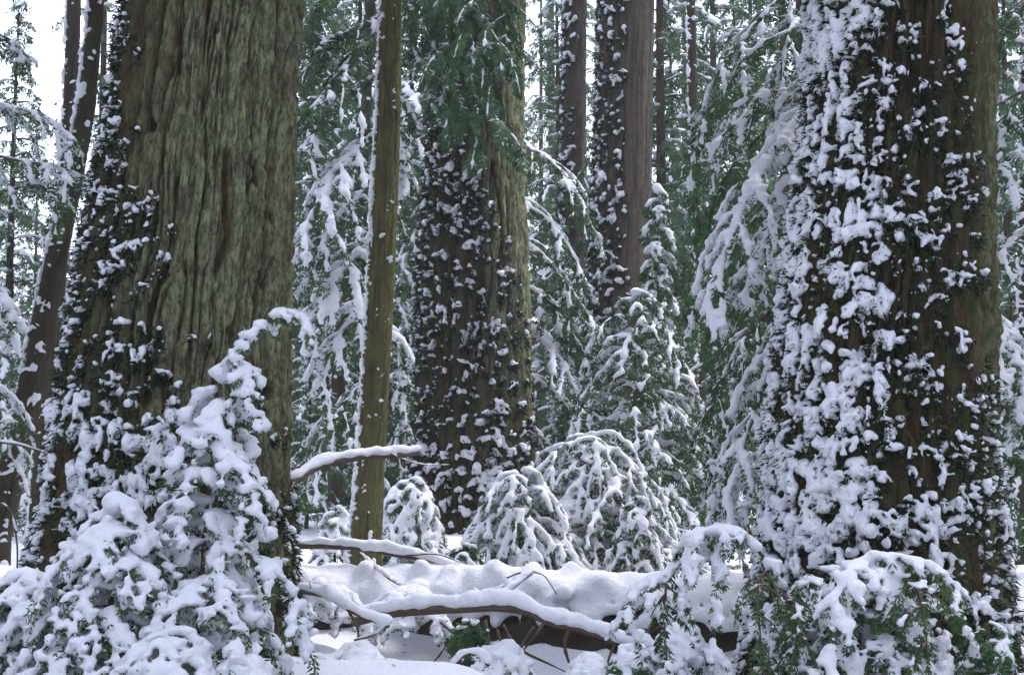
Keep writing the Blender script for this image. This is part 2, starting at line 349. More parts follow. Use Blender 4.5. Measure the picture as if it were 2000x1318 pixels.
def clumps(T, rng, n, dens, zlo, zhi, size=(0.05, 0.15), rr=(0.014, 0.034), out_=0.03, tuft=True, heavy=None, patchy=True):
    """snow caught on mossy tufts. dens(s, py) 0..1 says where; returns snow points, radii and tuft leaves"""
    ST, SZ, SO, SR, LT, LZ, LO, LD = [], [], [], [], [], [], [], []
    z = rng.uniform(zlo, zhi, n); th = rng.uniform(-2.2, 2.2, n)
    S = T.s_of(th); PY = T.py_of(z)
    patch = 0.5 + 0.5 * vn3(np.stack([np.sin(th) * 3, np.cos(th) * 3, z * 2.6], -1) * 2.0, 17)
    keep = rng.random(n) < dens(S, PY) * ((0.38 + 0.8 * sstep(0.30, 0.65, patch)) if patchy else 1.0)
    RZ = T.R(z)
    for a, b, s_, p_, R in zip(th[keep], z[keep], S[keep], PY[keep], RZ[keep]):
        hv = heavy(s_, p_) if heavy else 0.0
        W = rng.uniform(*size) * (0.45 + 1.1 * rng.random() ** 2) * (1 + 0.5 * hv)
        k = int(rng.integers(8, 14) + 4 * hv); t = rng.uniform(-0.5, 0.5, k)
        slope = rng.normal(0, 0.35); arch = -(t * 2) ** 2 * W * 0.22
        r = rng.uniform(*rr, k) * (1.1 - 0.9 * np.abs(t)) * (1 + 0.35 * hv) * (0.7 + 0.3 * W / 0.1)
        o = out_ * rng.uniform(0.4, 1.5) + rng.normal(0, 0.010, k) - r * 0.1
        ST.append(a + t * W / R); SZ.append(b + t * W * slope + arch + rng.normal(0, 0.008, k)); SO.append(o); SR.append(r)
        if hv > 0.2 or rng.random() < 0.4:      # a lower ledge of the same clump
            ST.append(ST[-1] + rng.normal(0, 0.02, k)); SZ.append(SZ[-1] - rng.uniform(0.02, 0.07)); SO.append(o + 0.006); SR.append(r * 0.8)
        if tuft:
            m = int(rng.integers(20, 38)); ta = a + rng.uniform(-0.65, 0.65, m) * W / R
            LT.append(ta); LZ.append(b - rng.uniform(-0.012, 0.11, m) * (0.5 + W / 0.12)); LO.append(rng.uniform(-0.01, out_ * 1.15, m))
            LD.append(nrm(T.nor(ta) * rng.uniform(0.4, 1.0, m)[:, None] + np.stack([rng.normal(0, 0.45, m), rng.normal(0, 0.45, m), rng.uniform(-1.1, 0.2, m)], -1)))
    if not ST: return np.zeros((0, 3)), np.zeros(0), np.zeros((0, 3)), np.zeros((0, 3))
    f = np.concatenate
    return T.pos(f(ST), f(SZ), f(SO)), f(SR), (T.pos(f(LT), f(LZ), f(LO)) if LT else np.zeros((0, 3))), (f(LD) if LD else np.zeros((0, 3)))

def blades(name, p, b, l, wdt, rng, origin=(0, 0, 0), nvec=None, frost=None, single=False):
    """one small leaf blade (a folded diamond, two triangles) for each place p, direction b"""
    n = len(p); l = np.broadcast_to(l, (n,))[:, None]; wdt = np.broadcast_to(wdt, (n,))[:, None]
    if nvec is None: nvec = rng.normal(0, 1, (n, 3))
    q = nrm(np.cross(b, nvec))
    if single:      # three-cornered leaf
        V = np.stack([p - q * wdt, p + q * wdt, p + b * l], 1).reshape(-1, 3) - np.asarray(origin)
        return mesh_np(name, V, np.arange(n * 3).reshape(-1, 3), False, {'frost': np.zeros(n * 3)})
    mid = p + b * l * 0.45
    V = np.stack([p, mid + q * wdt, p + b * l, mid - q * wdt], 1).reshape(-1, 3) - np.asarray(origin)
    i = np.arange(n) * 4; F = np.concatenate([np.stack([i, i + 1, i + 2], -1), np.stack([i, i + 2, i + 3], -1)])
    fr = np.repeat(frost if frost is not None else np.ones(n), 4)
    return mesh_np(name, V, F, False, {'frost': fr})

# ------------------------------------------------------------------ boughs
class Bough:
    def __init__(s): s.wood = Wood(); s.lp = []; s.lb = []; s.ln = []; s.ll = []; s.lf = []; s.sp = []; s.sr = []
def bough(axis, rng, ltw=0.3, ds=0.05, droop=0.9, fwd=0.7, hang=0.0, blade=(0.05, 0.006), bs=0.028, snow=0.030, cover=0.7, axis_snow=0.75,
          r0=0.012, taper_in=0.35, frost=1.0, keepleaf=1.0, twigwood=True, up=(0, 0, 1), curl=0.0, start=0.06):
    """a drooping conifer spray: axis, side twigs, needle blades, and the snow lying on them"""
    B = Bough(); up = np.asarray(up, float); snow = snow * 0.62
    ax = catmull(axis, 40); seg = np.linalg.norm(np.diff(ax, axis=0), axis=1); L = seg.sum()
    m = max(6, int(L / ds)); cum = np.concatenate([[0], np.cumsum(seg)]) / L
    t = np.clip(np.linspace(start, 1.0, m) + rng.normal(0, 0.45 / m, m), start * 0.5, 1.0); t.sort(); pos = np.stack([np.interp(t, cum, ax[:, i]) for i in range(3)], -1)
    tan = nrm(np.gradient(pos, axis=0))
    B.wood.tube(ax[::3] if twigwood else ax[::8], r0 * (1 - 0.85 * np.linspace(0, 1, 14 if twigwood else 5)) + 0.0015, 5 if twigwood else 4)
    side = np.cross(tan, up); bad = np.linalg.norm(side, axis=1) < 0.25
    side = nrm(np.where(bad[:, None], side + rng.normal(0, 0.5, (m, 3)) * np.array((1, 1, 0.1)), side))
    prof = np.minimum(1, (t + 0.02) / max(taper_in, 1e-3)) ** 0.6 * (1.0 - 0.72 * np.clip((t - taper_in) / (1 - taper_in), 0, 1) ** 1.3)
    K = 7; pseed = int(rng.integers(1e6)); pfreq = 1.1 / ltw
    patch = lambda q: 0.5 + 0.5 * (0.75 * vn3(q * pfreq, pseed) + 0.45 * vn3(q * pfreq * 2.7, pseed + 1))
    for sg in (-1, 1):
        l = ltw * prof * rng.uniform(0.35, 1.25, m) * (1 + 0.35 * vn3(np.stack([t * 7 + sg * 9, t * 0, t * 0], -1), pseed))
        d0 = nrm(side * sg * rng.uniform(0.6, 1.0, m)[:, None] + tan * (fwd * rng.uniform(0.5, 1.4, m))[:, None] + rng.normal(0, 0.30, (m, 3)))
        kk = np.linspace(0, 1, K)[None, :, None]
        g = np.array((0, 0, -1.0))
        dirs = nrm(d0[:, None] * (1 - 0.55 * hang * kk) + g * (droop * (0.15 + 1.5 * kk ** 1.1) + hang)[..., :] )
        pts = pos[:, None] + np.concatenate([np.zeros((m, 1, 3)), np.cumsum(dirs[:, :-1], 1)], 1) * (l[:, None, None] / (K - 1))
        if twigwood:
            for i in range(0, m, 6): B.wood.tube(pts[i, ::3], (0.0035 * (0.5 + r0 / 0.02), 0.0028, 0.001), 3)
        ph = patch(pts.reshape(-1, 3)).reshape(m, K)
        # needles
        ns = max(3, int(ltw / bs)); kt = np.linspace(0.05, 1.0, ns)
        fi = kt * (K - 1); i0 = np.minimum(fi.astype(int), K - 2); ff = (fi - i0)[None, :, None]
        tp = pts[:, i0] * (1 - ff) + pts[:, i0 + 1] * ff; td = dirs[:, i0]
        ref = np.broadcast_to(np.cross(side * sg, tan)[:, None], td.shape)
        ts = nrm(np.cross(td, nrm(ref + 0.35 * rng.normal(0, 1, td.shape))))
        for s2 in (-1, 1):
            bd = nrm(td * 0.75 + ts * s2 * 0.75 + g * 0.25 * droop + rng.normal(0, 0.16, td.shape))
            ll = blade[0] * (1.1 - 0.5 * kt)[None] * rng.uniform(0.6, 1.25, (m, ns)) * np.clip(l / (ltw * 0.5), 0.5, 1.2)[:, None]
            nv = np.cross(td, ts)
            kp = (rng.random((m, ns)) < keepleaf).ravel()
            B.lp.append(tp.reshape(-1, 3)[kp]); B.lb.append(bd.reshape(-1, 3)[kp]); B.ln.append(nv.reshape(-1, 3)[kp]); B.ll.append(ll.ravel()[kp])
            pf = ph[:, i0] + rng.normal(0, 0.16, (m, ns)) - 0.15 * kt[None]       # loose snow lying on single sprays
            B.lf.append((frost * sstep(0.98 - 0.58 * cover, 1.2 - 0.58 * cover, pf)).ravel()[kp])
        # snow on the twigs: lies where the twig is flat, slides off where it hangs, in patches
        if snow > 0:
            flat = np.sqrt(np.clip(1 - dirs[:, :, 2] ** 2, 0, 1))
            for rep_ in range(2):
                tj = rng.random((m, K - 1)); q = pts[:, :-1] * (1 - tj[..., None]) + pts[:, 1:] * tj[..., None]
                on = ph[:, :-1] + 0.22 * flat[:, :-1] - 0.20 * np.linspace(0, 1, K)[None, :-1] + rng.normal(0, 0.10, (m, K - 1)) > (1.16 - cover * 0.80)
                r = snow * rng.uniform(0.45, 1.15, (m, K - 1)) * (0.45 + 0.55 * flat[:, :-1]) * (1.1 - 0.45 * np.linspace(0, 1, K)[None, :-1]) * np.clip(0.55 + 0.7 * ph[:, :-1], 0.5, 1.2)
                q = q + rng.normal(0, 1.0, q.shape) * r[..., None] * np.array((0.62, 0.62, 0.2)); q[..., 2] += r * 0.55
                B.sp.append(q[on]); B.sr.append(r[on])
    if snow > 0 and axis_snow > 0:
        n2 = int(L / (snow * 0.7)) + 2; tt = np.linspace(0, 0.98, n2)
        pa = np.stack([np.interp(tt, cum, ax[:, i]) for i in range(3)], -1)
        ph = 0.5 + 0.5 * vn3(pa * 4, int(rng.integers(1e6)))
        r = snow * 0.95 * axis_snow * (1.1 - 0.5 * tt) * (0.45 + 0.95 * ph) * rng.uniform(0.8, 1.2, n2)
        pa = pa + rng.normal(0, 0.5, (n2, 3)) * r[:, None]; pa[:, 2] += r * 0.55 + r0 * 0.4
        kp = (rng.random(n2) < 0.5 + 0.6 * cover) & (ph > 0.75 - 0.75 * cover)
        B.sp.append(pa[kp]); B.sr.append(r[kp])
    return B
def fan(axis, rng, side=0.5, ns=9, sdroop=0.9, **kw):
    """a broad bough: the axis and its drooping side branches, each a small spray"""
    kw = dict(kw); lt = kw.get('ltw', 0.3); kw['ltw'] = lt * 0.5; r0 = kw.get('r0', 0.012)
    M = bough(axis, rng, **kw); ax = catmull(axis, 60); T = nrm(np.gradient(ax, axis=0))
    sk = {**kw, 'twigwood': False, 'r0': r0 * 0.5, 'ltw': lt * 0.42, 'axis_snow': kw.get('axis_snow', 0.75) * 0.85}
    for j in range(ns):
        t = np.clip(0.10 + 0.86 * (j + rng.uniform(-0.4, 0.4)) / max(ns - 1, 1), 0.08, 0.97); i = int(t * 59); sg = 1 if j % 2 else -1
        sd = np.cross(T[i], (0, 0, 1.0)); n_ = np.linalg.norm(sd); sd = sd / n_ if n_ > 0.2 else nrm(rng.normal(0, 1, (1, 3)) * (1, 1, 0.05))[0]
        L = side * min(1, (t + 0.1) / 0.4) ** 0.6 * (1.0 - 0.62 * t) * rng.uniform(0.65, 1.3) + 0.06
        d0 = sd * sg * rng.uniform(0.55, 1.0) + T[i] * rng.uniform(0.4, 0.95); d0 /= np.linalg.norm(d0); q = sdroop * rng.uniform(0.6, 1.3); g = np.array((0, 0, -L))
        b = bough([ax[i], ax[i] + d0 * L * 0.42 + g * 0.06 * q, ax[i] + d0 * L * 0.76 + g * 0.30 * q, ax[i] + d0 * L * 0.95 + g * 0.72 * q], rng, **sk)
        for k in ('lp', 'lb', 'ln', 'll', 'lf', 'sp', 'sr'): getattr(M, k).extend(getattr(b, k))
        M.wood.V += b.wood.V; M.wood.F += [f + M.wood.n for f in b.wood.F]; M.wood.n += b.wood.n
    return M
def build_plant(root, stem, bs, rng, origin, needle=NEEDLE, blade_w=0.006, voxel=0.015, amp=0.006, freq=16, adapt=0.0, wood=None, split=True, extra=None, stem_name='stem', snow_name='snow'):
    """stem, each bough with its needles, and the snow lying on the whole plant"""
    if stem is not None and not stem.empty(): obj(stem_name, stem.mesh(stem_name, origin), wood or TWIG, root)
    if split:
        for b in bs:
            bo = obj('bough', b.wood.mesh('bough', origin), TWIG, root)
            if b.lp: obj('needles', blades('needles', np.concatenate(b.lp), np.concatenate(b.lb), np.concatenate(b.ll), blade_w, rng, origin, np.concatenate(b.ln), np.concatenate(b.lf)), needle, bo)
    else:
        wd = Wood()
        for b in bs: wd.V += b.wood.V; wd.F += [f + wd.n - 0 for f in []]
        V, F, n = [], [], 0
        for b in bs:
            v = np.vstack(b.wood.V); f = np.vstack(b.wood.F); V.append(v); F.append(f + n); n += len(v)
        obj('limbs', mesh_np('limbs', np.vstack(V) - origin, np.vstack(F)), TWIG, root, kind='stuff')
        cat = lambda k: np.concatenate([x for b in bs for x in getattr(b, k)])
        obj('crown', blades('crown', cat('lp'), cat('lb'), cat('ll'), blade_w, rng, origin, cat('ln'), cat('lf')), needle, root)
    sp = [x for b in bs for x in b.sp]; sr = [x for b in bs for x in b.sr]
    if extra is not None: sp.append(extra[0]); sr.append(extra[1])
    if sp and sum(map(len, sp)):
        obj(snow_name, snow_mesh(snow_name, np.concatenate(sp), np.concatenate(sr), voxel, origin, amp, freq, adapt, pad=1.35, smooth=2), SNOW, root, kind='stuff')

#@@TREES
def big_tree(name, label, rows, d, seed, mat_, ncol, nfine, zt, dens, nclump, size, rr, voxel, lich, moss, zfine, heavy=None, stub=None, out_=0.03, tuftlen=0.060, patchy=True, tuft=True, **kw):
    T = Trunk(rows, d, -0.5, zt); rng = np.random.default_rng(seed)
    base = np.array((float(T.C(np.array([0.0]))[0]), d, gz(float(T.C(np.array([0.0]))[0]), d)))
    root = thing(name, label, 'tree', base)
    obj('trunk', trunk_mesh('trunk', T, ncol, zfine, nfine, 14, seed=seed, lich=lich, moss=moss, origin=base, **kw), mat_, root)
    sp, sr, lp, ld = clumps(T, rng, nclump, dens, 0.0, zfine + 0.5, size, rr, out_, heavy=heavy, patchy=patchy, tuft=tuft)
    if len(lp):
        obj('moss_tufts', blades('moss_tufts', lp, ld, rng.uniform(0.5, 1.3, len(lp)) * tuftlen, tuftlen * 0.15, rng, base, single=True), TUFT, root, kind='stuff')
    if len(sp):
        obj('snow_clumps', snow_mesh('snow_clumps', sp, sr, voxel, base, amp=voxel * 0.5, freq=0.32 / voxel), SNOW, root, kind='stuff')
    return root, T, base, rng

def bound(ys, ss): return lambda py: np.interp(py, ys, ss)
def dens_fn(bnd, soft=0.14, edge=0.0, floor=0.0):
    def f(S, PY):
        b = bnd(PY); return np.clip((1 - sstep(b - soft * 0.6, b + soft, S)) + edge * (S < 0.12) + floor * (PY > 650), 0, 1)
    return f

# --- the three giants
bA = bound([-400, 0, 150, 300, 400, 600, 800, 950, 1100], [0.02, 0.06, 0.10, 0.25, 0.36, 0.52, 0.62, 0.88, 1.2])
rootA, TA, baseA, rngA = big_tree('fir_tree', 'giant snow-flecked fir trunk standing behind the tall snow-buried sapling', [
    (0, 238, 592), (200, 213, 582), (400, 178, 573), (600, 138, 567), (800, 108, 567), (900, 96, 570), (1000, 82, 575), (1150, 40, 584), (1300, -20, 600)],
    10.4, 11, BARK, 300, 320, 12, dens_fn(bA, 0.16, 0.2, 0.05), 3300, (0.045, 0.13), (0.012, 0.022), 0.0125,
    lambda S, PY: (0.25 + 0.75 * sstep(0.15, 0.55, S)) * (1 - 0.35 * sstep(600, 1000, PY)), lambda S, PY: 0.3 + 0.5 * (1 - sstep(0.2, 0.8, S)) * sstep(200, 700, PY), 5.3,
    heavy=lambda s, p: 0.6 * float(p > 780) * (s < 0.7), crevices=((-0.62, 0.055, 0.07, 0.10), (0.52, 0.04, 0.05, 0.10), (0.16, 0.03, 0.04, 0.12), (1.02, 0.035, 0.05, 0.06)))
bB = bound([-400, 0, 240, 300, 400, 600, 800, 1000], [0.0, 0.04, 0.16, 0.4, 0.66, 0.84, 0.92, 1.2])
rootB, TB, baseB, rngB = big_tree('fir_tree', 'thick fir trunk with a green spray hanging across its upper part', [
    (0, 850, 1028), (200, 838, 1026), (400, 829, 1028), (600, 815, 1036), (800, 804, 1044), (900, 797, 1052), (1000, 785, 1064), (1100, 770, 1080)],
    22.0, 22, BARK, 190, 240, 18, dens_fn(bB, 0.14, 0.15, 0.0), 3000, (0.06, 0.16), (0.016, 0.031), 0.020,
    lambda S, PY: (0.2 + 0.8 * sstep(0.45, 0.8, S)) * (1 - 0.4 * sstep(600, 950, PY)), lambda S, PY: 0.35 + 0.4 * (1 - sstep(0.3, 0.8, S)), 9.6,
    heavy=lambda s, p: 0.3 * (p > 850), out_=0.05, tuftlen=0.09, cellw=0.19, cellh=1.5, depth=0.15, crevices=((-0.35, 0.05, 0.10, 0.06), (0.55, 0.03, 0.06, 0.06)))
bC = bound([-400, 0, 300, 600, 800, 950, 1100], [0.50, 0.56, 0.72, 0.76, 0.86, 1.0, 1.25])
rootC, TC, baseC, rngC = big_tree('fir_tree', 'giant fir trunk plastered with snow on one flank beside the arching twig', [
    (0, 1588, 1945), (200, 1578, 1942), (400, 1557, 1940), (600, 1530, 1939), (800, 1508, 1941), (1000, 1488, 1948), (1150, 1470, 1960), (1300, 1440, 1990)],
    10.0, 33, BARK, 300, 320, 12, lambda S, PY, f=dens_fn(bC, 0.16, 0.15, 0.1): f(S, PY) * (0.62 + 0.6 * (1 - sstep(0.25, 0.5, S))), 4400, (0.045, 0.15), (0.0115, 0.0225), 0.0128,
    lambda S, PY: 0.12 + 0.8 * sstep(0.74, 0.92, S), lambda S, PY: 0.55 + 0.3 * sstep(0.3, 0.7, S), 5.2,
    heavy=lambda s, p: 0.52 * (s < 0.16 + 0.2 * float(sstep(250, 500, np.array(p)))) + 0.25 * (p > 900), out_=0.038,
    crevices=((0.86, 0.07, 0.14, 0.05), (0.30, 0.045, 0.07, 0.10), (-0.15, 0.04, 0.05, 0.1)))

# --- smaller trunks
def strip(bnd_s, face=0.06):
    return lambda S, PY: np.clip(1.0 * (S < bnd_s) + face * (S < 0.85), 0, 1)
rootD, TD, baseD, rngD = big_tree('slender_tree', 'slender olive-brown trunk between the giant trunk and the spray-hung trunk', [
    (0, 740, 787), (200, 733, 785), (400, 723, 778), (600, 712, 770), (800, 700, 758), (950, 690, 751), (1050, 682, 748), (1150, 672, 750)],
    15.0, 44, BARK2, 100, 330, 12, strip(0.10, 0.035), 3600, (0.03, 0.09), (0.009, 0.015), 0.012,
    lambda S, PY: 0.25 + 0.75 * sstep(0.3, 0.9, S), lambda S, PY: 0.75 + 0 * S, 6.6, out_=0.008, tuftlen=0.03,
    cellw=0.035, cellh=0.45, depth=0.030, flute=0.02, tuft=False)
rootE, TE, baseE, rngE = big_tree('slender_tree', 'narrower of the two straight reddish trunks behind the forest gap', [
    (0, 1102, 1148), (200, 1097, 1145), (400, 1094, 1142), (600, 1091, 1141), (800, 1088, 1141), (950, 1084, 1143)],
    33.0, 55, BARK3, 96, 200, 18, lambda S, PY: np.clip(1.0 * (S < 0.06) + 0.4 * (S < 0.5), 0, 1), 1500, (0.06, 0.16), (0.02, 0.036), 0.030,
    lambda S, PY: 0.3 + 0.4 * sstep(0.3, 0.9, S), lambda S, PY: 1.0 - sstep(0.4, 0.6, S), 12.5, out_=0.03, tuftlen=0.10,
    cellw=0.09, cellh=0.9, depth=0.045, flute=0.02, patchy=False)
rootF, TF, baseF, rngF = big_tree('slender_tree', 'wider of the two straight reddish trunks, snow specks on its mossy half', [
    (0, 1171, 1278), (200, 1165, 1276), (330, 1160, 1274), (500, 1152, 1268), (640, 1143, 1262), (800, 1135, 1258), (950, 1128, 1258)],
    28.0, 66, BARK3, 130, 260, 18, lambda S, PY: np.clip(1.0 * (S < 0.05) + (0.45 + 0.3 * (PY > 330)) * (1 - sstep(0.42, 0.52 + 0.3 * sstep(350, 600, PY), S)), 0, 1), 3200, (0.06, 0.16), (0.019, 0.036), 0.028,
    lambda S, PY: 0.35 + 0.3 * sstep(0.5, 0.9, S), lambda S, PY: 1.0 - sstep(0.3, 0.55, S), 11.0, out_=0.035, tuftlen=0.10,
    cellw=0.10, cellh=1.6, depth=0.05, flute=0.03)
def pole(name, label, line, d, seed, mat_=BARKD, snow=0.05, face=0.18, zt=14, nclump=1000, size=(0.04, 0.11), rr=(0.012, 0.026), voxel=0.016, tl=0.045):
    return big_tree(name, label, line, d, seed, mat_, 44, 110, zt, strip(snow, face), nclump, size, rr, voxel,
                    lambda S, PY: 0.3 + 0.3 * S, lambda S, PY: 0.55 + 0 * S, min(zt, ZP(-60, d)), out_=0.012, tuftlen=tl, cellw=0.05, cellh=0.4, depth=0.020, flute=0.014, patchy=False, tuft=False)
pole('slender_tree', 'leaning mossy trunk crossing in front of a thinner one beside the giant trunk', [(0, 172, 205), (200, 150, 190), (330, 126, 168), (500, 88, 134), (700, 46, 100), (900, 0, 58), (1050, -40, 24)], 14.0, 71, BARKD, 0.10, 0.22, 9)
pole('slender_tree', 'thin dark trunk crossed by the leaning mossy trunk', [(0, 131, 160), (200, 123, 154), (400, 112, 144), (600, 92, 124), (800, 68, 100), (1000, 56, 90), (1100, 52, 88)], 18.0, 72, BARKD, 0.12, 0.08, 10)
pole('slender_tree', 'dark pole trunk showing just beside the slender olive-brown trunk', [(0, 712, 734), (300, 698, 722), (500, 672, 698), (660, 650, 678), (880, 640, 670), (1000, 637, 668)], 24.0, 73, BARKD, 0.08, 0.05, 14, tl=0.06)
pole('slender_tree', 'pale thin far trunk in the gap beside the giant trunk', [(0, 604, 618), (350, 594, 610), (780, 583, 603), (950, 580, 602)], 38.0, 74, BARK2, 0.15, 0.1, 18, 500, (0.1, 0.2), (0.03, 0.05), 0.04, 0.09)
pole('slender_tree', 'thin straight trunk standing alone in the open gap of hanging boughs', [(0, 1341, 1359), (330, 1347, 1366), (640, 1362, 1380), (830, 1365, 1383), (960, 1367, 1386)], 27.0, 75, BARKD, 0.10, 0.1, 14, 700, (0.05, 0.11), (0.016, 0.026), 0.022, 0.06)
pole('slender_tree', 'faint thin far trunk between the spray-hung trunk and the reddish pair', [(0, 1064, 1082), (280, 1070, 1087), (600, 1072, 1092), (900, 1072, 1094)], 46.0, 76, BARK3, 0.2, 0.2, 22, 500, (0.08, 0.18), (0.03, 0.045), 0.04, 0.1)
pole('slender_tree', 'dark trunk at the very edge of the view past the giant snowy flank', [(0, 1996, 2034), (500, 1990, 2032), (1000, 1982, 2030), (1150, 1978, 2030)], 17.0, 77, BARKD, 0.12, 0.15, 10)

#@@PLANTS
def shade_canopy(seed, r, h):  # crowns above the view, added to the trunks to hold back overhead sky light
    rng = np.random.default_rng(seed); bs = []
    for i in range(46):
        a = i * 2.39996 + rng.uniform(-0.4, 0.4); L = r * rng.uniform(0.5, 1.1); s = np.array((0, 0, h * (i + rng.random()) / 46)); o = np.array((math.cos(a), math.sin(a), 0))
        bs.append(bough([s, s + o * L * 0.5, s + o * L - (0, 0, 0.35 * L)], rng, ltw=0.9, ds=0.22, droop=0.6, blade=(0.45, 0.05), bs=0.17, snow=0, r0=0.05, twigwood=False, cover=0.3))
    c = lambda k: np.concatenate([x for b in bs for x in getattr(b, k)])
    return blades('crown', c('lp'), c('lb'), c('ll'), 0.06, rng, (0, 0, 0), c('ln'), c('lf'))
SHADE_CROWN = [shade_canopy(401, 3.6, 11), shade_canopy(402, 3.0, 10)]
for i, (root_, T_, z_) in enumerate(((rootA, TA, 7.0), (rootB, TB, 13.5), (rootC, TC, 7.0), (rootD, TD, 8.5), (rootE, TE, 15), (rootF, TF, 14))):
    o = obj('crown', SHADE_CROWN[i % 2], NEEDLE, root_); b_ = root_.location; o.location = (float(T_.C(np.array([min(z_, T_.zt)]))[0]) - b_[0], 0, z_ - b_[2]); o.rotation_euler = (0, 0, i * 1.7)
# ------------------------------------------------------------------ fallen timber
def W_(pts): return [P(*p) for p in pts]
def snow_line(pts, rng, r, n=None, keep=1.0, up=0.6, jit=0.35, t0=0.0, t1=1.0, var=0.5):
    ax = catmull(pts, 80); L = np.linalg.norm(np.diff(ax, axis=0), axis=1).sum(); n = n or int(L / (r * 0.45)) + 3
    t = np.linspace(t0, t1, n); i = np.linspace(0, 1, 80); q = np.stack([np.interp(t, i, ax[:, k]) for k in range(3)], -1)
    v = 0.5 + 0.5 * vn3(q * (0.35 / r), int(rng.integers(1e6)))
    rr = r * (1 - var + 1.5 * var * v) * rng.uniform(0.85, 1.15, n); q = q + rng.normal(0, jit, (n, 3)) * rr[:, None] * 0.6; q[:, 2] += rr * up
    k = rng.random(n) < keep
    return q[k], rr[k]
def fallen_log():
    rng = np.random.default_rng(5)
    a, b = P(420, 1222, 12.6), P(1620, 1235, 11.9); root = thing('fallen_log', 'long snow-covered fallen log lying across the middle of the wood floor', 'log', (a + b) / 2)
    org = (a + b) / 2; n, k = 150, 56
    t = np.linspace(0, 1, n); th = np.linspace(0, 2 * math.pi, k, endpoint=False)
    ax = nrm((b - a)[None])[0]; sd = nrm(np.cross(ax, (0, 0, 1))[None])[0]; upv = np.cross(sd, ax)
    TT, TH = np.meshgrid(t, th, indexing='ij'); L = np.linalg.norm(b - a)
    f1, f2, cid = worley(TT.ravel() * L / 0.5, TH.ravel() / (2 * math.pi) * 18, 10 ** 6, 3)
    h = (sstep(0, 0.3, f2 - f1) + 0.3 * cid).reshape(TT.shape)
    R = 0.42 * (1 - 0.1 * TT) + 0.05 * (h - 1) + 0.05 * vn3(np.stack([TT * 6, np.cos(TH) * 1.5, np.sin(TH) * 1.5], -1).reshape(-1, 3), 8).reshape(TT.shape)
    V = (a + (b - a) * TT[..., None]) + R[..., None] * (np.cos(TH)[..., None] * sd + np.sin(TH)[..., None] * upv)
    i = np.arange(n - 1)[:, None] * k; j = np.arange(k)[None]; j2 = (j + 1) % k
    F = np.stack([i + j, i + j2, i + k + j2, i + k + j], -1).reshape(-1, 4)
    obj('log_trunk', mesh_np('log_trunk', V.reshape(-1, 3) - org, F, True, {'h': np.clip(h.ravel(), 0, 1), 'lich': 0.1 + 0 * h.ravel(), 'moss': 0.3 + 0 * h.ravel()}), BARKD, root)
    # snow lying on its back
    sp, sr = [], []
    m = 2600; tt = rng.uniform(0, 1, m); aa = rng.normal(0, 0.50, m) + 0.10
    cover = np.clip(1.25 - np.abs(aa) * 0.9, 0, 1); kp = rng.random(m) < cover; tt, aa = tt[kp], aa[kp]
    r = rng.uniform(0.05, 0.095, len(tt)) * (1.1 - 0.4 * np.abs(aa))
    q = a + (b - a) * tt[:, None] + (0.40 + 0.01 * rng.normal(0, 1, len(tt)))[:, None] * (np.sin(-aa)[:, None] * sd * -1 + np.cos(aa)[:, None] * upv)
    sp.append(q); sr.append(r)
    m = 340; tt = rng.uniform(0.1, 0.98, m); aa = 0.7 + 0.7 * rng.random(m) ** 2                     # lumps caught on the near face
    q = a + (b - a) * tt[:, None] + 0.41 * (np.sin(aa)[:, None] * (sd if sd[1] < 0 else -sd) + np.cos(aa)[:, None] * upv)
    sp.append(q); sr.append(rng.uniform(0.03, 0.07, m))
    m = 240; tt = rng.uniform(0.10, 0.52, m); aa = rng.uniform(0.0, 1.15, m)                     # heaps over brush on the left half
    q = a + (b - a) * tt[:, None] + 0.46 * (np.sin(aa)[:, None] * (sd if sd[1] < 0 else -sd) + np.cos(aa)[:, None] * upv)
    sp.append(q); sr.append(rng.uniform(0.05, 0.12, m))
    for _ in range(16):
        t_ = rng.uniform(0.08, 0.60); q0 = a + (b - a) * t_ + np.array((0, rng.uniform(-0.35, 0.1), 0.40)); sp.append(q0 + rng.normal(0, 0.10, (12, 3)) * (1.3, 0.8, 0.5)); sr.append(rng.uniform(0.05, 0.10, 12))
    obj('snow_cover', snow_mesh('snow_cover', np.concatenate(sp), np.concatenate(sr), 0.024, org, 0.010, 9, 0, 3, 4), SNOW, root, kind='stuff')
    # broken roots and bark hanging in the dark hollow beneath
    for i in range(16):
        x0 = rng.uniform(735, 1380); d = rng.uniform(11.1, 11.75); y0 = rng.uniform(1205, 1250); dx = rng.normal(0, 75); r_ = rng.uniform(0.006, 0.020)
        wd = Wood(); p = catmull([P(x0, y0, d), P(x0 + dx * 0.3 + rng.normal(0, 14), y0 + 45, d - 0.08), P(x0 + dx, y0 + rng.uniform(80, 130), d - 0.1 + rng.normal(0, 0.1))], 12)
        p = p + 0.02 * np.stack([vn3(p * 7, i), vn3(p * 7, i + 50), 0 * p[:, 0]], -1); wd.tube(p, np.linspace(r_, r_ * 0.4, 12) * (1 + 0.25 * rng.normal(0, 1, 12)), 7); obj('root', wd.mesh('root', org), TWIG, root)
fallen_log()
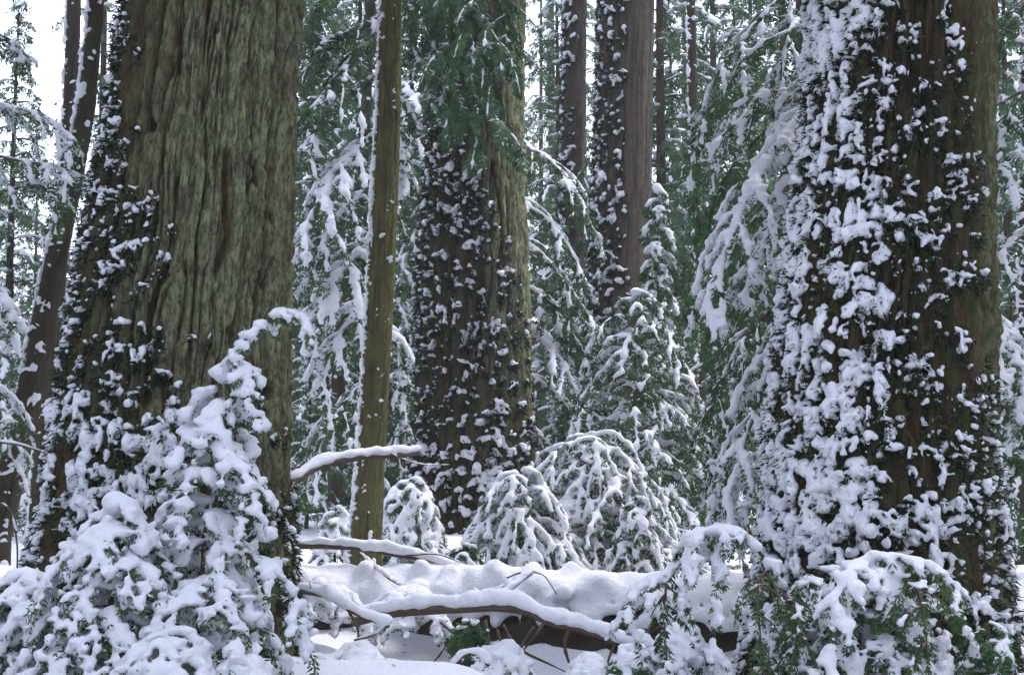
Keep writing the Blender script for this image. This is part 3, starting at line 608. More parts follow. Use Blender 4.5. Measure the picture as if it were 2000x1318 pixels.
def snowy_branch(name, label, pts, r0, r1, sn, seed, cat='branch', twigs=(), keep=1.0, voxel=0.014, t0=0.0, t1=1.0, var=0.5):
    rng = np.random.default_rng(seed); w = W_(pts); org = w[0]
    root = thing(name, label, cat, org); wd = Wood(); ax = catmull(w, 40)
    ax = ax + 0.25 * r0 * vn3(ax * 6, seed)[:, None] * np.array((0.3, 0.3, 1)); wd.tube(ax, np.linspace(r0, r1, 40), 10)
    obj('wood', wd.mesh('wood', org), TWIG, root)
    sp, sr = [], []
    q, r = snow_line(ax + np.array((0, 0, r0 * 0.6)), rng, sn, keep=keep, t0=t0, t1=t1, var=var); sp.append(q); sr.append(r)
    for tw in twigs:
        tpts, tr, tsn = tw; tw_ = W_(tpts); wd = Wood(); wd.tube(catmull(tw_, 20), np.linspace(tr, tr * 0.35, 20), 6); obj('twig', wd.mesh('twig', org), TWIG, root)
        if tsn:
            q, r = snow_line(np.array(tw_) + np.array((0, 0, tr * 0.5)), rng, tsn, keep=0.9); sp.append(q); sr.append(r)
    obj('snow', snow_mesh('snow', np.concatenate(sp), np.concatenate(sr), voxel, org, 0.006, 14, 0, seed, 3), SNOW, root, kind='stuff')
snowy_branch('fallen_branch', 'long crooked fallen branch with thick snow propped in front of the log', [(690, 1212, 10.5), (780, 1196, 10.5), (900, 1188, 10.4), (1000, 1186, 10.4), (1060, 1208, 10.3), (1130, 1228, 10.3), (1195, 1248, 10.2)], 0.040, 0.030, 0.060, 6,
    twigs=[([(960, 1186, 10.4), (1000, 1150, 10.6), (1040, 1120, 10.9)], 0.014, 0.03), ([(1195, 1250, 10.2), (1250, 1262, 10.15), (1380, 1305, 10.1)], 0.018, 0.045), ([(1190, 1250, 10.2), (1192, 1228, 10.18)], 0.018, 0.0), ([(870, 1190, 10.4), (930, 1160, 10.7), (985, 1148, 10.9)], 0.010, 0.022)])
snowy_branch('fallen_branch', 'short broken branch with twigs pointing down beside the snow-buried sapling', [(585, 1152, 10.2), (640, 1165, 10.1), (690, 1195, 9.9), (760, 1222, 9.8)], 0.020, 0.012, 0.042, 7, keep=0.85,
    twigs=[([(680, 1190, 9.95), (700, 1235, 9.9), (690, 1280, 9.85), (683, 1325, 9.8)], 0.012, 0), ([(700, 1240, 9.9), (715, 1280, 9.85), (722, 1325, 9.8)], 0.011, 0.0), ([(610, 1158, 10.15), (604, 1135, 10.1)], 0.007, 0), ([(692, 1250, 9.88), (730, 1240, 9.85), (765, 1215, 9.8)], 0.008, 0.02)])
snowy_branch('fallen_branch', 'thin snow-lined pole resting along the top of the fallen log', [(560, 1068, 12.4), (640, 1066, 12.4), (740, 1076, 12.35), (850, 1100, 12.3), (960, 1138, 12.2), (1010, 1156, 12.0)], 0.028, 0.016, 0.046, 8,
    twigs=[([(790, 1085, 12.3), (850, 1082, 12.2), (900, 1098, 12.1)], 0.008, 0.01), ([(840, 1105, 12.3), (850, 1150, 12.0), (905, 1170, 11.8)], 0.010, 0.02), ([(700, 1080, 12.3), (760, 1130, 12.0), (800, 1150, 11.8)], 0.010, 0.025), ([(900, 1110, 12.2), (925, 1150, 11.9), (940, 1175, 11.7)], 0.014, 0.03)])
snowy_branch('broken_limb', 'snow-topped limb jutting from the giant trunk across the slender olive-brown trunk', [(566, 944, 10.6), (620, 912, 10.9), (690, 894, 11.2), (760, 890, 11.5), (818, 884, 11.8)], 0.030, 0.020, 0.038, 9, var=0.3,
    twigs=[([(770, 890, 11.5), (820, 906, 11.7), (880, 908, 11.9)], 0.005, 0.006), ([(745, 893, 11.4), (770, 915, 11.5)], 0.004, 0)])
snowy_branch('fallen_branch', 'small curved snow-capped branch poking from the near snow mound', [(888, 1300, 9.7), (905, 1280, 9.7), (935, 1276, 9.7), (955, 1300, 9.7)], 0.014, 0.012, 0.032, 10)
snowy_branch('arched_twig', 'bare thin twig arched over the snow of the fallen log', [(990, 1128, 11.4), (1020, 1118, 11.3), (1060, 1122, 11.3), (1088, 1160, 11.2)], 0.006, 0.004, 0.006, 12, keep=0.25)
snowy_branch('arched_twig', 'dark bare twig curving up from the snow at the far corner by the leaning trunk', [(0, 982, 9.0), (22, 1000, 9.0), (33, 1060, 9.0), (34, 1110, 9.0)], 0.008, 0.005, 0.008, 13, keep=0.4,
    twigs=[([(-5, 862, 9.2), (40, 870, 9.2), (90, 885, 9.3)], 0.009, 0.014)])

# ------------------------------------------------------------------ young conifers under their snow
def drape(name, label, apex, rng, spread=0.6, nb=16, basez=None, apex_bend=0.0, lean=(0, 0), droop=0.9, bkw=None, voxel=0.015, blade_w=0.0065, needle=NEEDLE, amp=0.010, freq=20, extra_boughs=(), top=0.0, az=None, flat=1.0, low=0.12, group=None, cat='sapling', r0=0.02, fall=0.62):
    A = P(*apex); bx, by = A[0] + lean[0], A[1] + lean[1]; z0 = gz(bx, by) - 0.05 if basez is None else basez
    org = np.array((bx, by, z0)); H = A[2] - z0
    root = thing(name, label, cat, org, group); stem = Wood()
    pts = catmull([org, org + (A - org) * np.array((0.35, 0.35, 0.5)), A], 16); stem.tube(pts, np.linspace(r0, 0.004, 16), 8)
    bs = []; kw = dict(ltw=0.24, ds=0.042, **dict(droop=droop), snow=0.032, cover=0.75); kw.update(bkw or {})
    for i in range(nb):
        f = 1 - (i + 0.3) / nb * (1 - low); a = i * 2.39996 + rng.uniform(-0.35, 0.35) if az is None else rng.uniform(*az)
        s = np.array([np.interp(f, np.linspace(0, 1, 16), pts[:, k]) for k in range(3)])
        L = spread * (0.28 + 0.72 * min(1, (1 - f) * 1.5) ** 0.8) * rng.uniform(0.8, 1.15)
        o = np.array((math.cos(a), math.sin(a) * flat, 0)); dr = fall * rng.uniform(0.75, 1.2)
        e = s[2] - 0.03; dz = lambda x: -min(x, max(e - gz(bx, by) - 0.02, 0.02))
        ax = [s, s + o * L * 0.40 + (0, 0, 0.06 * L), s + o * L * 0.78 + (0, 0, dz(0.22 * L * dr / 0.6)), s + o * L + (0, 0, dz(L * dr))]
        bs.append(fan(ax, rng, r0=0.008, side=L * 0.55, ns=6, **{**kw, 'ltw': kw['ltw'] * (0.55 + 0.6 * min(1, (1 - f) * 2))}))
    for ex, ek in extra_boughs: bs.append(fan(W_(ex), rng, **{'side': 0.22, 'ns': 7, **kw, **ek}))
    if top: # leader under its own cap of snow
        sp = A + np.array((0, 0, top * 0.3)) + rng.normal(0, top * 0.35, (10, 3)); ex = (sp, np.full(10, top))
    else: ex = None
    build_plant(root, stem, bs, rng, org, needle, blade_w, voxel, amp, freq, extra=ex)
    return root
R_ = np.random.default_rng
HEAVY = dict(snow=0.048, cover=0.84, ltw=0.26, ds=0.046, axis_snow=0.8, bs=0.036)
drape('snowy_sapling', 'tall hemlock sapling buried in snow, its tip arched over against the giant trunk', (430, 735, 8.7), R_(101), 0.50, 20, bkw=HEAVY, droop=1.1, lean=(-0.12, 0), top=0.05, flat=0.8, fall=0.85,
    extra_boughs=[([(440, 740, 8.7), (470, 672, 8.75), (540, 618, 8.8), (590, 622, 8.8), (606, 652, 8.8)], dict(ltw=0.12, droop=1.6, side=0.14, ns=7, snow=0.046, cover=0.85)), ([(430, 760, 8.7), (452, 715, 8.7), (480, 740, 8.6), (478, 790, 8.55)], dict(ltw=0.10)),
                  ([(400, 1050, 8.6), (480, 1085, 8.4), (560, 1140, 8.3), (600, 1290, 8.25)], dict(ltw=0.22)), ([(400, 860, 8.65), (480, 930, 8.4), (500, 1010, 8.3)], dict(ltw=0.16, cover=0.8)), ([(420, 1120, 8.6), (350, 1180, 8.1), (300, 1320, 7.9)], {}), ([(420, 1120, 8.6), (440, 1160, 8.1), (480, 1330, 7.9)], {})])
drape('snowy_sapling', 'low rounded sapling smothered in snow at the foot of the giant trunk', (222, 985, 8.3), R_(102), 0.66, 16, bkw=HEAVY, droop=1.1, top=0.06, flat=0.8, fall=0.75)
drape('snowy_sapling', 'snow-laden bush in the near corner below the leaning mossy trunk', (40, 1120, 8.6), R_(103), 0.60, 14, bkw={**HEAVY, 'cover': 0.85}, droop=1.0, flat=0.8, fall=0.7, cat='bush')
drape('snowy_sapling', 'small snow hummock sapling in front of the tall snow-buried sapling', (330, 1235, 7.9), R_(104), 0.55, 12, bkw=HEAVY, droop=1.1, fall=0.6, low=0.3)
drape('snowy_sapling', 'dome-shaped drooping sapling, the tallest behind the fallen log', (1155, 848, 17.0), R_(105), 1.75, 36, bkw=dict(droop=1.4, hang=0.35, snow=0.048, cover=0.90, ltw=0.34, ds=0.06, blade=(0.075, 0.008), bs=0.04), blade_w=0.008, voxel=0.024, amp=0.010, freq=9, top=0.05, fall=0.85)
drape('snowy_sapling', 'rounded drooping sapling in front of the spray-hung trunk, left of the dome-shaped one', (1015, 918, 16.0), R_(106), 1.05, 26, bkw=dict(droop=1.4, hang=0.35, snow=0.048, cover=0.90, ltw=0.30, ds=0.06, blade=(0.075, 0.008), bs=0.04), blade_w=0.008, voxel=0.024, amp=0.010, freq=9, fall=0.85)
drape('snowy_sapling', 'snow-draped sapling between the slender olive-brown trunk and the spray-hung trunk', (800, 935, 17.0), R_(107), 0.75, 24, bkw=dict(droop=1.4, hang=0.35, snow=0.048, cover=0.90, ltw=0.30, ds=0.06, blade=(0.075, 0.008), bs=0.04), blade_w=0.008, voxel=0.024, amp=0.010, freq=9, fall=1.1)
drape('snowy_sapling', 'small arched sapling just past the slender olive-brown trunk on its giant-trunk side', (655, 990, 17.5), R_(108), 0.40, 10, bkw=dict(snow=0.040, cover=0.9, ltw=0.22, ds=0.06, blade=(0.07, 0.008), bs=0.04), blade_w=0.008, voxel=0.024, fall=1.0)
drape('snowy_sapling', 'arched snowy sapling on the right shoulder of the dome-shaped one', (1240, 968, 15.8), R_(109), 0.45, 12, bkw=dict(droop=1.4, hang=0.35, snow=0.042, cover=0.8, ltw=0.26, ds=0.055, blade=(0.07, 0.008), bs=0.038), blade_w=0.008, voxel=0.022, fall=1.2)
drape('snowy_sapling', 'low green-tipped sapling peeping over the log before the spray-hung trunk', (905, 1062, 14.8), R_(110), 0.42, 12, bkw=dict(snow=0.030, cover=0.55, ltw=0.24, ds=0.05, blade=(0.07, 0.008), bs=0.036), blade_w=0.008, voxel=0.02, fall=0.7)
drape('young_conifer', 'pointed young conifer with snowy tiers before the wider reddish trunk', (1240, 572, 20.5), R_(111), 1.50, 34, bkw=dict(snow=0.056, cover=0.62, ltw=0.42, ds=0.075, blade=(0.10, 0.010), bs=0.055), blade_w=0.011, voxel=0.032, amp=0.014, freq=7, top=0.07, fall=0.95, cat='conifer', r0=0.06)
drape('young_conifer', 'slim young conifer, its snowy tip hiding the edge of the wider reddish trunk', (1284, 372, 24.0), R_(115), 0.52, 22, bkw=dict(snow=0.062, cover=0.55, ltw=0.36, ds=0.075, blade=(0.10, 0.010), bs=0.05), blade_w=0.011, voxel=0.034, amp=0.014, freq=7, top=0.08, fall=0.95, cat='conifer', r0=0.05, low=0.5)
for i_, (ax_, ay_, ad_, sp_, lb_, cv_) in enumerate([(985, 1262, 10.3, 0.26, 'tiny snow-tipped seedling in the dark hollow below the crooked branch', 0.8), (1150, 1284, 10.0, 0.24, 'tiny seedling just below the tip of the crooked fallen branch', 0.7), (1238, 1262, 9.9, 0.22, 'tiny green-needled seedling by the hanging snow columns', 0.35),
    (915, 1214, 10.9, 0.20, 'small bright green sprig in the middle of the dark hollow', 0.05), (640, 1130, 11.2, 0.34, 'snow-heaped brush lying on the log next to the giant trunk', 1.0), (800, 1150, 11.5, 0.36, 'snow-heaped brush in the middle of the log', 1.0), (1330, 1222, 9.8, 0.24, 'snowy seedling behind the hanging snow columns', 0.9), (700, 1262, 9.7, 0.30, 'snow-buried seedling under the broken branch', 1.0), (470, 1290, 8.0, 0.34, 'snow-capped seedling at the foot of the tall snow-buried sapling', 0.9)]):
    drape('seedling', lb_, (ax_, ay_, ad_), R_(500 + i_), sp_, 9, bkw=dict(snow=0.045, cover=cv_, ltw=0.15, ds=0.04, blade=(0.045, 0.006), bs=0.026), needle=NEEDLE_G if cv_ < 0.4 else NEEDLE, fall=0.7, cat='seedling', r0=0.006, low=0.4, basez=P(ax_, ay_, ad_)[2] - 0.22, voxel=0.014)
# the near right-hand thicket: hanging snow columns and an arched leader
SIDE = dict(snow=0.036, cover=0.8, ltw=0.20, ds=0.04, droop=1.6, hang=0.3)
drape('snowy_sapling', 'arching sapling with hanging snow columns at the foot of the snow-plastered trunk', (1600, 1110, 8.8), R_(112), 0.50, 10, bkw=dict(snow=0.040, cover=0.62, ltw=0.26, ds=0.046), droop=1.3, fall=0.8, extra_boughs=[
    ([(1540, 1170, 8.8), (1490, 1085, 8.7), (1425, 1036, 8.6), (1405, 1060, 8.55), (1402, 1150, 8.5), (1390, 1300, 8.5)], dict(ltw=0.15, droop=1.8, hang=0.3, snow=0.052, cover=0.9, side=0.14)),
    ([(1440, 1045, 8.6), (1370, 1040, 8.5), (1345, 1070, 8.45), (1330, 1200, 8.4)], dict(ltw=0.13, droop=1.8, hang=0.3, snow=0.050, cover=0.9, side=0.12)),
    ([(1400, 1090, 8.6), (1330, 1105, 8.55), (1260, 1140, 8.5), (1235, 1170, 8.5), (1228, 1240, 8.5)], dict(ltw=0.16, droop=1.8, hang=0.3, snow=0.050, cover=1.0)),
    ([(1300, 1115, 8.55), (1300, 1150, 8.5), (1298, 1260, 8.45)], dict(ltw=0.14, droop=1.8, hang=0.4, snow=0.034, cover=0.5)),
    ([(1500, 1110, 8.7), (1480, 1150, 8.5), (1490, 1300, 8.4)], dict(ltw=0.22, droop=1.8, hang=0.3, snow=0.03, cover=0.25)),
    ([(1530, 1160, 8.7), (1560, 1200, 8.4), (1540, 1330, 8.3)], dict(ltw=0.22, droop=1.5, hang=0.3, snow=0.03, cover=0.35))])
drape('snowy_sapling', 'bowed snow-laden sapling with green tips before the giant snow-plastered trunk', (1700, 1085, 8.6), R_(113), 0.62, 16, bkw=dict(snow=0.044, cover=0.68, ltw=0.27, ds=0.048, axis_snow=0.8), droop=1.3, fall=0.9, flat=0.8, extra_boughs=[
    ([(1700, 1090, 8.6), (1790, 1095, 8.45), (1860, 1140, 8.35), (1890, 1240, 8.3)], dict(ltw=0.20, droop=1.6, hang=0.3)),
    ([(1690, 1100, 8.5), (1640, 1150, 8.2), (1620, 1330, 8.05)], dict(ltw=0.20, cover=0.9, snow=0.050)),
    ([(1760, 1120, 8.5), (1800, 1170, 8.2), (1815, 1330, 8.1)], dict(ltw=0.24, cover=0.35, hang=0.4))])
drape('snowy_sapling', 'small leafy green sapling at the lower corner beyond the bowed sapling', (1930, 1215, 8.5), R_(114), 0.30, 9, bkw=dict(snow=0.026, cover=0.4, ltw=0.18, ds=0.04), needle=NEEDLE_G, fall=0.8)

# ------------------------------------------------------------------ neighbours whose trunks stand hidden, boughs reaching into view
def bough_tree(name, label, stem_pts, sr_, boughs, rng, kw, voxel, blade_w, needle=NEEDLE, amp=0.008, freq=12, wood=TWIG, cat='conifer'):
    w = W_(stem_pts); org = np.array((w[0][0], w[0][1], gz(w[0][0], w[0][1]))); w[0] = org - np.array((0, 0, 0.2))
    root = thing(name, label, cat, org); stem = Wood(); stem.tube(catmull(w, 30), np.linspace(sr_, sr_ * 0.5, 30), 14)
    bs = [fan(W_(p), rng, **{**kw, **k}) for p, k in boughs]
    build_plant(root, stem, bs, rng, org, needle, blade_w, voxel, amp, freq, stem_name='trunk')
    return root
kR = dict(side=0.62, ns=13, ltw=0.34, ds=0.045, droop=1.5, hang=0.25, snow=0.048, cover=0.90, blade=(0.06, 0.007), bs=0.034, r0=0.02, axis_snow=0.8)
bough_tree('hemlock_tree', 'hemlock with heavy snow boughs sweeping down beside the snow-plastered trunk', [(1640, 1180, 12.5), (1640, 300, 12.5), (1650, -300, 12.5)], 0.14, [
    ([(1640, 120, 12.5), (1560, 225, 11.6), (1480, 340, 11.2), (1420, 470, 11.0), (1375, 610, 10.9)], dict(snow=0.050, cover=1.05, axis_snow=0.9)),
    ([(1640, 320, 12.5), (1540, 400, 11.5), (1490, 480, 11.3), (1450, 600, 11.2)], dict(cover=0.8)),
    ([(1640, 90, 12.5), (1590, 170, 11.8), (1545, 280, 11.4), (1520, 400, 11.2)], dict(cover=0.8, ltw=0.26)),
    ([(1640, 560, 12.5), (1540, 640, 11.3), (1480, 780, 11.0), (1430, 940, 10.9), (1410, 1040, 10.9)], dict(ltw=0.34, cover=1.0, snow=0.048, axis_snow=0.9)),
    ([(1640, 600, 12.5), (1520, 700, 11.9), (1440, 800, 11.8), (1385, 960, 11.7)], dict(ltw=0.34, cover=0.62, snow=0.034)),
    ([(1640, 500, 12.5), (1500, 610, 12.2), (1430, 700, 12.1), (1370, 860, 12.0)], dict(ltw=0.36, cover=0.55, snow=0.032)),
    ([(1640, 700, 12.4), (1530, 800, 11.2), (1480, 900, 10.9), (1450, 1040, 10.8)], dict(ltw=0.26, cover=0.9)),
    ([(1640, 240, 12.5), (1540, 180, 12.2), (1480, 210, 12.2), (1400, 280, 12.3)], dict(ltw=0.30, cover=0.75))], R_(201), kR, 0.018, 0.007)
kG = dict(side=0.75, ns=11, ltw=0.46, ds=0.06, droop=1.3, hang=0.25, snow=0.040, cover=0.40, blade=(0.09, 0.009), bs=0.052, r0=0.02)
bough_tree('hemlock_tree', 'green hemlock whose long boughs hang in the gap below the white sky', [(1570, 1120, 15.5), (1570, 300, 15.5), (1575, -400, 15.5)], 0.16, [
    ([(1570, -40, 15.5), (1500, 20, 15.2), (1440, 90, 15.0), (1385, 180, 14.9), (1350, 330, 14.9)], dict(cover=0.6)),
    ([(1570, 30, 15.5), (1480, 100, 15.3), (1420, 170, 15.3), (1370, 260, 15.4), (1345, 440, 15.5)], dict(cover=0.3)),
    ([(1570, 130, 15.5), (1490, 190, 15.0), (1430, 230, 14.9), (1390, 290, 14.8)], dict(cover=0.8, ltw=0.3)),
    ([(1570, 200, 15.5), (1470, 280, 15.3), (1400, 380, 15.3), (1370, 520, 15.2), (1360, 620, 15.2)], dict(cover=0.2, ltw=0.55)),
    ([(1570, 330, 15.5), (1480, 420, 15.0), (1420, 520, 15.0), (1385, 660, 15.0)], dict(cover=0.2, ltw=0.55)),
    ([(1570, 430, 15.5), (1490, 540, 15.2), (1430, 660, 15.2), (1400, 800, 15.2)], dict(cover=0.3, ltw=0.55)),
    ([(1570, 600, 15.5), (1480, 700, 15.4), (1420, 800, 15.4), (1380, 950, 15.4)], dict(cover=0.5, ltw=0.5)),
    ([(1570, 20, 15.5), (1545, 60, 14.8), (1530, 110, 14.7), (1515, 170, 14.6)], dict(cover=0.8, ltw=0.2))], R_(202), kG, 0.024, 0.010, NEEDLE_G)
kM = dict(side=0.85, ns=11, ltw=0.50, ds=0.06, droop=1.2, hang=0.15, snow=0.050, cover=0.62, blade=(0.11, 0.011), bs=0.062, r0=0.025, axis_snow=0.7)
bough_tree('hemlock_tree', 'dense hemlock behind the spray-hung trunk, snowy boughs sloping out on both sides', [(940, 1080, 25.0), (940, 300, 25.0), (945, -300, 25.0)], 0.25, [
    ([(940, 230, 25), (1040, 290, 23.6), (1110, 350, 23.2), (1165, 460, 23.0)], {}), ([(940, 330, 25), (1030, 400, 23.4), (1090, 450, 23.0), (1150, 560, 22.8)], {}),
    ([(940, 420, 25), (1040, 480, 23.5), (1110, 560, 23.2), (1180, 660, 23.0)], dict(cover=0.6)), ([(940, 520, 25), (1050, 570, 23.6), (1110, 640, 23.3), (1170, 740, 23.2)], dict(cover=0.45)),
    ([(940, 590, 25), (1040, 640, 23.4), (1100, 710, 23.0), (1150, 815, 22.8)], dict(cover=0.9)), ([(940, 700, 25), (1050, 740, 23.4), (1110, 800, 23.2), (1160, 900, 23)], dict(cover=0.6)),
    ([(940, 230, 25), (860, 255, 23.8), (800, 290, 23.2), (770, 380, 22.8), (755, 520, 22.6)], {}), ([(940, 330, 25), (850, 400, 23.6), (800, 480, 23.2), (770, 620, 23.0)], {}),
    ([(940, 480, 25), (860, 560, 24), (810, 640, 23.5), (780, 780, 23.2)], dict(cover=0.85)), ([(940, 150, 25), (850, 170, 23.9), (800, 200, 23.4), (770, 260, 23.2)], {}),
    ([(940, 620, 25), (860, 700, 24), (800, 760, 23.6), (770, 880, 23.4)], dict(cover=0.7)), ([(940, 780, 25), (1040, 840, 23.6), (1100, 900, 23.3), (1140, 980, 23.2)], dict(cover=0.5))], R_(203), kM, 0.034, 0.014, NEEDLE, 0.014, 7)
bough_tree('hemlock_tree', 'hemlock with broad snowy boughs arching behind the slender olive-brown trunk', [(735, 1100, 20.5), (742, 300, 20.5), (760, -300, 20.5)], 0.10, [
    ([(745, 250, 20.5), (700, 285, 20), (650, 340, 19.6), (600, 440, 19.3), (585, 500, 19.3)], dict(cover=1.0, snow=0.075)), ([(745, 250, 20.5), (765, 265, 20.4), (785, 300, 20.4), (795, 380, 20.4)], dict(cover=1.0, snow=0.075, side=0.3)),
    ([(743, 350, 20.5), (690, 390, 19.8), (640, 450, 19.4), (610, 540, 19.2)], dict(cover=0.6)), ([(743, 430, 20.5), (690, 500, 19.8), (650, 550, 19.5), (600, 640, 19.4)], dict(cover=0.95, snow=0.075)),
    ([(745, 140, 20.5), (680, 180, 20), (620, 230, 19.8), (590, 300, 19.6)], dict(cover=0.75)), ([(748, 60, 20.5), (690, 110, 20), (640, 170, 19.8), (610, 220, 19.6)], dict(cover=0.4)),
    ([(745, 30, 20.5), (690, 60, 20.2), (640, 80, 20.1), (590, 150, 20)], dict(cover=0.3)), ([(750, -120, 20.5), (690, -60, 20), (640, -20, 19.8), (600, 60, 19.8)], dict(cover=0.2)), ([(750, -60, 20.5), (790, -30, 20.3), (805, 40, 20.3), (810, 120, 20.3)], dict(cover=0.3, side=0.4)), ([(742, 540, 20.5), (700, 600, 19.8), (660, 660, 19.5), (630, 760, 19.3)], dict(cover=0.85)),
    ([(742, 620, 20.5), (770, 660, 20.2), (785, 740, 20.2), (790, 840, 20.2)], dict(cover=0.8, side=0.35)), ([(740, 720, 20.5), (680, 780, 19.9), (640, 840, 19.7), (600, 950, 19.6)], dict(cover=0.6, snow=0.04)),
    ([(745, 180, 20.5), (780, 190, 20.4), (800, 210, 20.4), (808, 240, 20.4)], dict(ltw=0.25, side=0.2))], R_(204), kM, 0.032, 0.014, NEEDLE, 0.014, 7)
kL = dict(side=0.6, ns=10, ltw=0.36, ds=0.055, droop=0.9, hang=0.1, snow=0.036, cover=0.7, blade=(0.07, 0.008), bs=0.04, r0=0.016)
bough_tree('hemlock_tree', 'hemlock at the view edge with level snowy sprays before the leaning mossy trunk', [(-90, 1150, 13.0), (-85, 300, 13.0), (-80, -300, 13.0)], 0.14, [
    ([(-85, 180, 13), (0, 205, 12.8), (80, 225, 12.7), (150, 280, 12.6)], dict(cover=0.85)), ([(-85, 290, 13), (20, 310, 12.7), (100, 325, 12.6), (175, 350, 12.5)], dict(cover=0.8)),
    ([(-85, 380, 13), (0, 375, 12.8), (80, 360, 12.7), (130, 400, 12.6)], dict(cover=0.6)), 
    ([(-85, 520, 13), (-20, 560, 12.7), (15, 600, 12.6), (25, 660, 12.6)], dict(cover=0.95, snow=0.05, side=0.25)), ([(-85, 20, 13), (-20, 60, 13), (30, 85, 13), (50, 120, 13)], dict(cover=0.6, ltw=0.2, side=0.3)),
    ([(-85, 700, 13), (-30, 740, 12.8), (10, 800, 12.8), (20, 900, 12.8)], dict(cover=0.8))], R_(205), kL, 0.02, 0.008)
kE = dict(side=0.65, ns=10, ltw=0.40, ds=0.06, droop=1.2, hang=0.2, snow=0.052, cover=0.75, blade=(0.08, 0.009), bs=0.044, r0=0.02, axis_snow=0.8)
bough_tree('hemlock_tree', 'hemlock past the giant snowy trunk, its boughs filling the narrow strip at the view edge', [(2080, 1130, 14.5), (2080, 300, 14.5), (2080, -300, 14.5)], 0.15, [
    ([(2080, -60, 14.5), (2010, 0, 14.2), (1965, 60, 14), (1940, 130, 14)], dict(cover=0.4)), ([(2080, 120, 14.5), (2010, 170, 14.2), (1970, 230, 14), (1945, 330, 14)], dict(cover=0.5)),
    ([(2080, 250, 14.5), (2010, 290, 14.2), (1955, 320, 14), (1930, 420, 14)], dict(cover=1.0)), ([(2080, 400, 14.5), (2000, 460, 14.2), (1955, 500, 14), (1935, 580, 14)], dict(cover=0.7)),
    ([(1900, 590, 14.8), (1950, 640, 14.3), (2000, 720, 14), (2040, 800, 13.8)], dict(cover=1.0)), ([(1890, 700, 14.8), (1945, 770, 14.3), (2000, 820, 14), (2050, 900, 13.8)], dict(cover=1.0)),
    ([(2080, 600, 14.5), (2010, 680, 14.2), (1970, 780, 14), (1950, 900, 14)], dict(cover=0.5)), ([(2080, 760, 14.5), (2010, 850, 14.2), (1970, 950, 14), (1950, 1060, 14)], dict(cover=0.5))], R_(206), kE, 0.024, 0.010, NEEDLE_G)
# green sprays hanging across the upper part of the middle giant: its own limbs
kS = dict(side=0.8, ns=10, ltw=0.55, ds=0.05, droop=1.4, hang=0.35, snow=0.026, cover=0.42, blade=(0.10, 0.010), bs=0.034, r0=0.02, axis_snow=0.5)
def own_boughs(root, base, list_, rng, kw, voxel, blade_w, needle):
    bs = [fan(W_(p), rng, **{**kw, **k}) for p, k in list_]; build_plant(root, None, bs, rng, base, needle, blade_w, voxel, 0.008, 10, snow_name='bough_snow')
own_boughs(rootB, baseB, [
    ([(890, -160, 21.2), (905, 20, 20.4), (935, 110, 20.2), (960, 175, 20.1)], dict(ltw=0.62)), ([(850, -120, 21.2), (870, 60, 20.4), (900, 170, 20.2), (935, 290, 20.1)], dict(ltw=0.62)),
    ([(980, -160, 21.2), (985, 10, 20.6), (990, 80, 20.4), (985, 130, 20.3)], dict(ltw=0.5)), ([(830, -100, 21.2), (840, 40, 20.6), (860, 140, 20.4), (880, 240, 20.3)], dict(ltw=0.5, cover=0.5)),
    ([(900, 120, 20.5), (930, 190, 20.1), (970, 230, 20.0), (1000, 265, 20.0)], dict(ltw=0.45)), ([(930, -150, 21.0), (930, -20, 20.5), (960, 60, 20.3), (1000, 110, 20.2)], dict(ltw=0.5))], R_(210), kS, 0.022, 0.011, NEEDLE_G)

# ------------------------------------------------------------------ the wood behind: whole conifers, several kinds, each placed by hand
def conifer(name, H, crown, nb, rng, z0=0.1, kw=None, voxel=0.06, blade_w=0.02, tr=0.16, needle=NEEDLE_F, wood=BARKD):
    root = bpy.data.objects.new(name, None); COL.objects.link(root)
    V, F, C = tube(np.stack([0.12 * np.sin(np.linspace(0, 3, 40)), 0 * np.linspace(0, 1, 40), np.linspace(-0.4, H, 40)], -1), np.linspace(tr, 0.015, 40), 12)
    n_ = len(V); obj('trunk', mesh_np('trunk', V, np.vstack([F[:, [0, 1, 2]], F[:, [0, 2, 3]], C]), True, {'h': np.full(n_, .6), 'lich': np.full(n_, .3), 'moss': np.full(n_, .4)}), wood, root)
    k = dict(ltw=0.62, ds=0.115, droop=1.1, hang=0.1, snow=0.070, cover=0.40, blade=(0.16, 0.02), bs=0.075, axis_snow=0.7, r0=0.025, twigwood=False); k.update(kw or {})
    bs = []
    for i in range(nb):
        f = z0 + (1 - z0) * ((i + rng.random()) / nb) ** 1.1; a = i * 2.39996 + rng.uniform(-0.4, 0.4); L = crown * (1.02 - f) ** 0.75 * rng.uniform(0.65, 1.15)
        s = np.array((0, 0, f * H)); o = np.array((math.cos(a), math.sin(a), 0)); dr = rng.uniform(0.3, 0.65)
        bs.append(bough([s, s + o * L * 0.4 + (0, 0, 0.04 * L), s + o * L * 0.75 - (0, 0, dr * 0.35 * L), s + o * L - (0, 0, dr * L)], rng, **{**k, 'ltw': k['ltw'] * min(1, 0.35 + L / crown * 0.8)}))
    build_plant(root, None, bs, rng, np.zeros(3), needle, blade_w, voxel, voxel * 0.5, 0.25 / voxel, split=False)
    return root
def copy_tree(o, parent=None):
    c = o.copy(); COL.objects.link(c); c.parent = parent
    for ch in list(o.children): copy_tree(ch, c)
    return c
protos = {'tall': conifer('conifer', 20, 2.6, 100, R_(301), 0.06), 'dense': conifer('conifer', 13, 2.3, 85, R_(302), 0.03, dict(ltw=0.7, cover=0.5)),
          'young': conifer('conifer', 6.0, 1.5, 55, R_(303), 0.03, dict(ltw=0.40, ds=0.10, blade=(0.13, 0.016), bs=0.075, snow=0.055, cover=0.55), 0.05, 0.014, 0.06),
          'thin': conifer('conifer', 22, 2.0, 70, R_(304), 0.16, dict(cover=0.38, ltw=0.55))}
used = set()
